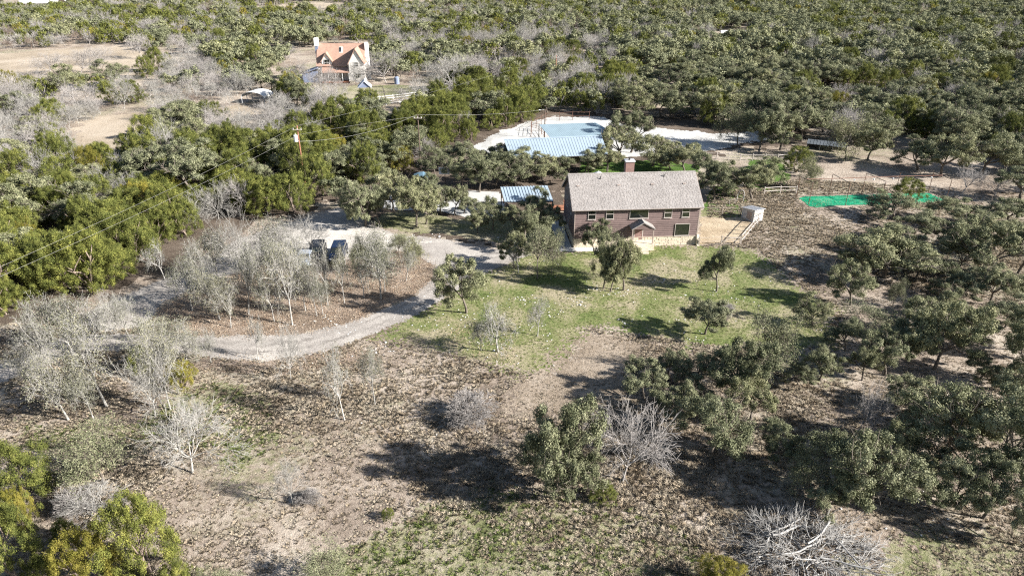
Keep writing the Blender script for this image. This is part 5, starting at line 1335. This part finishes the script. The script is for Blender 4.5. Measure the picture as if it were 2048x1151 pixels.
for i in np.where(single)[0]:
    k = KINDS[kind[i]]; z_ = ZONES[zone[i]][2]
    plant(k, pts[i, 0], pts[i, 1], Wd[i], Hg[i], ULAB.get(i, DESC[k] + ' deep ' + z_), DESC[k] + 's ' + z_)

# the rest of the wood: points that carry low detail trees
farc = bpy.data.collections.new('far_tree_kinds'); order = []
def addfar(me, nm):
    o = bpy.data.objects.new(nm, me); farc.objects.link(o)
FV = {0: [], 1: [], 2: [], 3: [], 4: []}; cnt = 0
def farreg(k, me, w, h):
    global cnt
    addfar(me, 'far_tree_%02d' % cnt); FV[k].append((cnt, w, h)); cnt += 1
for i in range(5): wd, lf = make_oak(111 + i, far=True); farreg(0, near_far(wd, lf, 'bark', 'oakleaf', 0), 6.5, 6.0)
for i in range(4): wd, lf = make_juniper(131 + i, far=True); farreg(1, near_far(wd, lf, 'twig', 'juniper', 0), 5.0, 5.5)
wd, lf = make_juniper(141, far=True); farreg(2, near_far(wd, lf, 'twig', 'goldleaf', 0), 5.0, 5.5)
for i in range(2): wd = make_bare(171 + i, far=True); farreg(3, fast_mesh('wood_tree', wd[0], [wd[1]], [M['twig']]), 8.0, 6.5)
wd = make_bare(173, far=True); farreg(3, fast_mesh('wood_tree', wd[0], [wd[1]], [M['browntwig']]), 8.0, 6.5)
for i in range(2): wd, lf = make_sparse(151 + i, far=True, leaves=.6); farreg(4, near_far(wd, lf, 'palebark', 'paleleaf', 0), 5.0, 7.0)


def scatter(name, P3, idx, rot, scl, coll, label, cat):
    me = bpy.data.meshes.new(name); n_ = len(P3); me.vertices.add(n_); me.vertices.foreach_set('co', np.asarray(P3, np.float32).ravel())
    a = me.attributes.new('pick', 'INT', 'POINT'); a.data.foreach_set('value', np.asarray(idx, np.int32))
    a = me.attributes.new('turn', 'FLOAT_VECTOR', 'POINT'); a.data.foreach_set('vector', np.asarray(rot, np.float32).ravel())
    a = me.attributes.new('size', 'FLOAT_VECTOR', 'POINT'); a.data.foreach_set('vector', np.asarray(scl, np.float32).ravel())
    o = link(name, me); tag(o, label, cat, kind='stuff')
    g = bpy.data.node_groups.new(name, 'GeometryNodeTree'); g.is_modifier = True
    g.interface.new_socket('Geometry', in_out='INPUT', socket_type='NodeSocketGeometry'); g.interface.new_socket('Geometry', in_out='OUTPUT', socket_type='NodeSocketGeometry')
    N = g.nodes; L_ = g.links; gi = N.new('NodeGroupInput'); go_ = N.new('NodeGroupOutput')
    ip = N.new('GeometryNodeInstanceOnPoints'); ci = N.new('GeometryNodeCollectionInfo')
    ci.inputs['Collection'].default_value = coll; ci.inputs['Separate Children'].default_value = True; ci.inputs['Reset Children'].default_value = True
    def attr(nm, ty):
        q_ = N.new('GeometryNodeInputNamedAttribute'); q_.data_type = ty; q_.inputs['Name'].default_value = nm
        return [x for x in q_.outputs if x.enabled and x.name == 'Attribute'][0]
    L_.new(gi.outputs[0], ip.inputs['Points']); L_.new(ci.outputs[0], ip.inputs['Instance']); ip.inputs['Pick Instance'].default_value = True
    L_.new(attr('pick', 'INT'), ip.inputs['Instance Index']); L_.new(attr('turn', 'FLOAT_VECTOR'), ip.inputs['Rotation']); L_.new(attr('size', 'FLOAT_VECTOR'), ip.inputs['Scale'])
    L_.new(ip.outputs[0], go_.inputs[0])
    md = o.modifiers.new('scatter', 'NODES'); md.node_group = g
    return o


lab5 = {(0,): ('live_oak_wood', 'mass of small grey green oaks covering the far slopes behind everything', 'oak wood'),
        (1, 2): ('juniper_wood', 'mass of small dark green junipers scattered through the far slopes', 'juniper wood'),
        (3, 4): ('bare_wood', 'mass of small pale leafless trees scattered through the far slopes', 'bare wood')}
for ks, (nm, lb, ct) in lab5.items():
    idx = np.where(np.isin(kind, ks) & ~single)[0]; pk, sc = [], []
    for i in idx:
        f_ = FV[kind[i]][ws.randint(len(FV[kind[i]]))]; pk.append(f_[0]); sc.append((Wd[i] / f_[1], Wd[i] / f_[1], Hg[i] / f_[2]))
    scatter(nm, np.c_[pts[idx], np.zeros(len(idx))], pk, np.c_[np.zeros((len(idx), 2)), ws.uniform(0, 6.28, len(idx))], sc, farc, lb, ct)
print('wood: singles', single.sum(), 'far', (~single).sum())

# ------------------------------------------------------------------ grass, leaves and stones
tc_ = bpy.data.collections.new('tuft_kinds')
def tuft(seed, nb, rad, h, wd_, mat):
    r = np.random.RandomState(seed); a = r.uniform(0, 6.28, nb); rr = rad * np.sqrt(r.rand(nb)) * .6
    b0 = np.c_[rr * np.cos(a), rr * np.sin(a), np.zeros(nb)]; lean = np.c_[np.cos(a), np.sin(a)] * (rad * r.uniform(.2, 1.1, nb))[:, None]
    hh = h * r.uniform(.5, 1.1, nb); tip = b0 + np.c_[lean, hh]; s_ = np.c_[-np.sin(a), np.cos(a), np.zeros(nb)] * wd_; mid = b0 + np.c_[lean * .35, hh * .65]
    V_ = np.stack([b0 - s_, b0 + s_, mid + s_ * .8, tip, mid - s_ * .8], 1).reshape(-1, 3)
    return fast_mesh('grass_tuft', V_, [np.arange(nb * 5).reshape(-1, 5)], [M[mat]])
TK = []
for i in range(4): o = bpy.data.objects.new('tuft_%02d' % i, tuft(i, 30, .22, .13, .014, 'drygrass')); tc_.objects.link(o)
for i in range(4, 6): o = bpy.data.objects.new('tuft_%02d' % i, tuft(i, 26, .18, .10, .013, 'greengrass')); tc_.objects.link(o)
def leafpatch(seed, n_, mat, sz_=.10, spread=.5):
    r = np.random.RandomState(seed); C_ = np.c_[r.randn(n_, 2) * spread, r.rand(n_) * .05 + .03]
    V_, F_ = quads(C_, sz_, r, np.tile([0, 0, 1.], (n_, 1)), .8, .6); return fast_mesh('leaf_patch', V_, [F_], [M[mat]])
for i in range(6, 8): o = bpy.data.objects.new('tuft_%02d' % i, leafpatch(i, 40, 'deadleaf')); tc_.objects.link(o)
def rockmesh(seed):
    import bmesh
    bm = bmesh.new(); bmesh.ops.create_icosphere(bm, subdivisions=1, radius=.12); r = random.Random(seed)
    for v_ in bm.verts: v_.co *= r.uniform(.65, 1.25); v_.co.z *= .5
    me = bpy.data.meshes.new('stone'); bm.to_mesh(me); bm.free(); me.materials.append(M['rock']); return me
for i in range(8, 11): o = bpy.data.objects.new('tuft_%02d' % i, rockmesh(i)); tc_.objects.link(o)


def spread(px, dens, seed, world_poly=None):
    poly = np.array(world_poly or wpoly(px)); x0, y0 = poly.min(0); x1, y1 = poly.max(0); r = np.random.RandomState(seed)
    n_ = int((x1 - x0) * (y1 - y0) * dens); P = np.c_[r.uniform(x0, x1, n_), r.uniform(y0, y1, n_)]
    return P[inside(P, poly)]


def outof(P, *polys):
    k = np.ones(len(P), bool)
    for q_ in polys: k &= ~inside(P, np.array(wpoly(q_)))
    return P[k]


HOUSEP = [(1130, 500), (1125, 440), (1395, 430), (1400, 492)]
P_STRIP = [(1170, 668), (1240, 668), (1280, 685), (1290, 735), (1310, 790), (1160, 830), (1010, 830), (1000, 790), (1085, 745)]
P_YARD = [(1398, 488), (1400, 434), (1450, 436), (1500, 434), (1508, 446), (1484, 486)]
P_TURF = [(1590, 400), (1612, 391), (1668, 389), (1770, 386), (1860, 384), (1900, 404), (1740, 412), (1625, 418)]
fieldpoly = [(-48, 26), (48, 26), (95, 108), (52, 118), (34, 112), (28, 92), (10, 66), (-60, 66), (-64, 50)]
P = spread(None, 15.0, 1, fieldpoly); P = outof(P, P_LAWN, P_DRIVE, P_LITTER, HOUSEP, P_YARD, P_TURF)
dn = vnoise(P, .35) * .5 + vnoise(P + 9, 1.1) * .5; yfar = np.clip((P[:, 1] - 30) / 90, 0, 1); keep = np.random.RandomState(2).rand(len(P)) < (.35 + 1.1 * dn) * (1 - .45 * yfar) * (.30 + 1.35 * vnoise(P + 140, .11))
P = P[keep]; r = np.random.RandomState(3); n_ = len(P); sc = r.uniform(.55, 1.15, n_) * (.55 + .9 * vnoise(P + 140, .11)) * (.7 + .6 * vnoise(P + 50, .8))
instrip = inside(P, np.array(wpoly(P_STRIP))); sc = np.where(instrip, sc * .5, sc)
scatter('dry_grass', np.c_[P, np.zeros(n_)], r.randint(0, 4, n_), np.c_[r.randn(n_, 2) * .12, r.uniform(0, 6.28, n_)], np.c_[sc, sc, sc * r.uniform(.7, 1.2, n_)], tc_, 'tan dry grass tussocks covering the open field around the house', 'dry grass')
print('dry tufts', n_)
mixp = [[(560, 1200), (700, 1090), (860, 1015), (980, 960), (1090, 985), (1230, 1010), (1340, 1040), (1420, 1120), (1480, 1200)], [(30, 900), (60, 850), (260, 850), (420, 760), (520, 790), (560, 870), (480, 960), (430, 900)]]
P = np.concatenate([spread(P_LAWN, 5, 5)] + [spread(q_, 4.5, 6 + i) for i, q_ in enumerate(mixp)])
n_ = len(P); sc = r.uniform(.5, 1.2, n_); lw = inside(P, np.array(wpoly(P_LAWN))); sc = np.where(lw, sc * .55, sc * 1.2)
scatter('green_grass', np.c_[P, np.full(n_, .01)], r.randint(4, 6, n_), np.c_[r.randn(n_, 2) * .1, r.uniform(0, 6.28, n_)], np.c_[sc, sc, sc], tc_, 'short yellow green grass of the lawn and of the near field', 'grass')
P = np.concatenate([spread(P_LITTER, 2.2, 15), spread([(420, 712), (600, 712), (720, 690), (740, 730), (560, 745), (400, 745)], 1.2, 16), spread([(925, 640), (1040, 680), (1045, 720), (960, 735), (900, 690)], .8, 17), spread([(-60, 745), (-60, 680), (130, 640), (160, 655), (60, 705)], 2, 18), spread(P_TURF, .35, 19), spread([(1560, 860), (2048, 880), (2048, 1080), (1650, 1060)], .35, 20)])
n_ = len(P); sc = r.uniform(.7, 1.3, n_)
scatter('fallen_leaves', np.c_[P, np.full(n_, .01)], r.randint(6, 8, n_), np.c_[np.zeros((n_, 2)), r.uniform(0, 6.28, n_)], np.c_[sc, sc, sc], tc_, 'brown and pale fallen leaves under the oaks of the drive island', 'fallen leaves')
cl = [(1433, 583), (1235, 582), (1290, 590), (1180, 578), (996, 705), (1060, 655), (930, 632), (950, 690), (1400, 676), (1150, 600), (1320, 560), (880, 655), (640, 642), (690, 660), (1040, 600), (1250, 640), (1680, 720), (1360, 640), (1500, 600), (1100, 620), (560, 655), (760, 700), (980, 480), (850, 472)]
P = []
for u, v in cl: c_ = at(u, v); P.append(np.c_[c_.x + r.randn(16) * 1.2, c_.y + r.randn(16) * .8])
P.append(spread(P_LAWN, .14, 30)); P.append(spread([(1560, 880), (2048, 900), (2048, 1090), (1700, 1080)], .45, 31)); P.append(spread([(880, 560), (700, 690), (690, 700), (905, 585)], 1.0, 33)); P.append(spread([(700, 830), (1000, 850), (980, 960), (760, 960)], .25, 32))
P = np.concatenate(P); n_ = len(P); sc = r.uniform(.2, .9, n_) * np.where(r.rand(n_) < .06, 1.9, 1)
scatter('limestone_rocks', np.c_[P, np.full(n_, .03)], r.randint(8, 11, n_), np.c_[np.zeros((n_, 2)), r.uniform(0, 6.28, n_)], np.c_[sc * 1.3, sc, sc], tc_, 'small white limestone rocks strewn on the lawn and in the grass', 'rocks')

# ------------------------------------------------------------------ the brush pile
bc = at(1620, 1120); pile = thing('brush_pile', 'big heap of bleached cut branches at the bottom edge, right of centre', 'brush pile', bc)
r = np.random.RandomState(44); S_all = []
for k in range(190):
    a = r.uniform(0, 6.28); rr = 3.3 * math.sqrt(r.rand()); z0 = max(.1, 1.35 * (1 - (rr / 4.3) ** 2) * r.uniform(.2, 1.0))
    s = Skel(500 + k); dirh = a + r.uniform(-1.2, 1.2) if r.rand() < .6 else r.uniform(0, 6.28)
    s.grow(np.array([rr * math.cos(a), rr * math.sin(a) * .85, z0]), unit(np.array([math.cos(dirh), math.sin(dirh), r.uniform(-.05, .18)])), r.uniform(.8, 1.5), r.uniform(.02, .045), 0, [(4, 28, .8, .12, -.03, 3), (4, 32, .7, .16, -.05, 3), (4, 36, .6, .2, -.05, 2)])
    S_all.append(np.array(s.seg))
S_all = np.concatenate(S_all); S_all[:, 2] = np.maximum(S_all[:, 2], .03); S_all[:, 5] = np.maximum(S_all[:, 5], .03)
V_, F_ = tubes(S_all, (6, 4, 3), .013)
o = link('branches', fast_mesh('brush_branches', V_, [F_], [M['deadwood']]), pile); tag(o, kind='stuff')
for k, (x0, y0, a, L_, z0) in enumerate([(-2.2, 1.6, .35, 2.6, 1.0), (-2.3, 1.2, .15, 2.2, 1.1), (-.4, .1, .5, 3.0, 1.5), (-2.4, -.6, .1, 3.4, 1.3), (0, -1.0, -.2, 3.0, 1.4), (1.8, .8, -1.2, 2.8, 1.2), (-3.0, .3, 1.2, 2.0, .8), (-1, 2.4, .1, 1.8, .7)]):
    pts_ = []; p = Vector((x0, y0, z0))
    for i in range(6): pts_.append(p.copy()); p += Vector((math.cos(a), math.sin(a), r.uniform(-.08, .12))) * (L_ / 5); a += r.uniform(-.22, .22)
    MB().path(pts_, r.uniform(.045, .08), 7).build('log', M['deadwood'], pile)
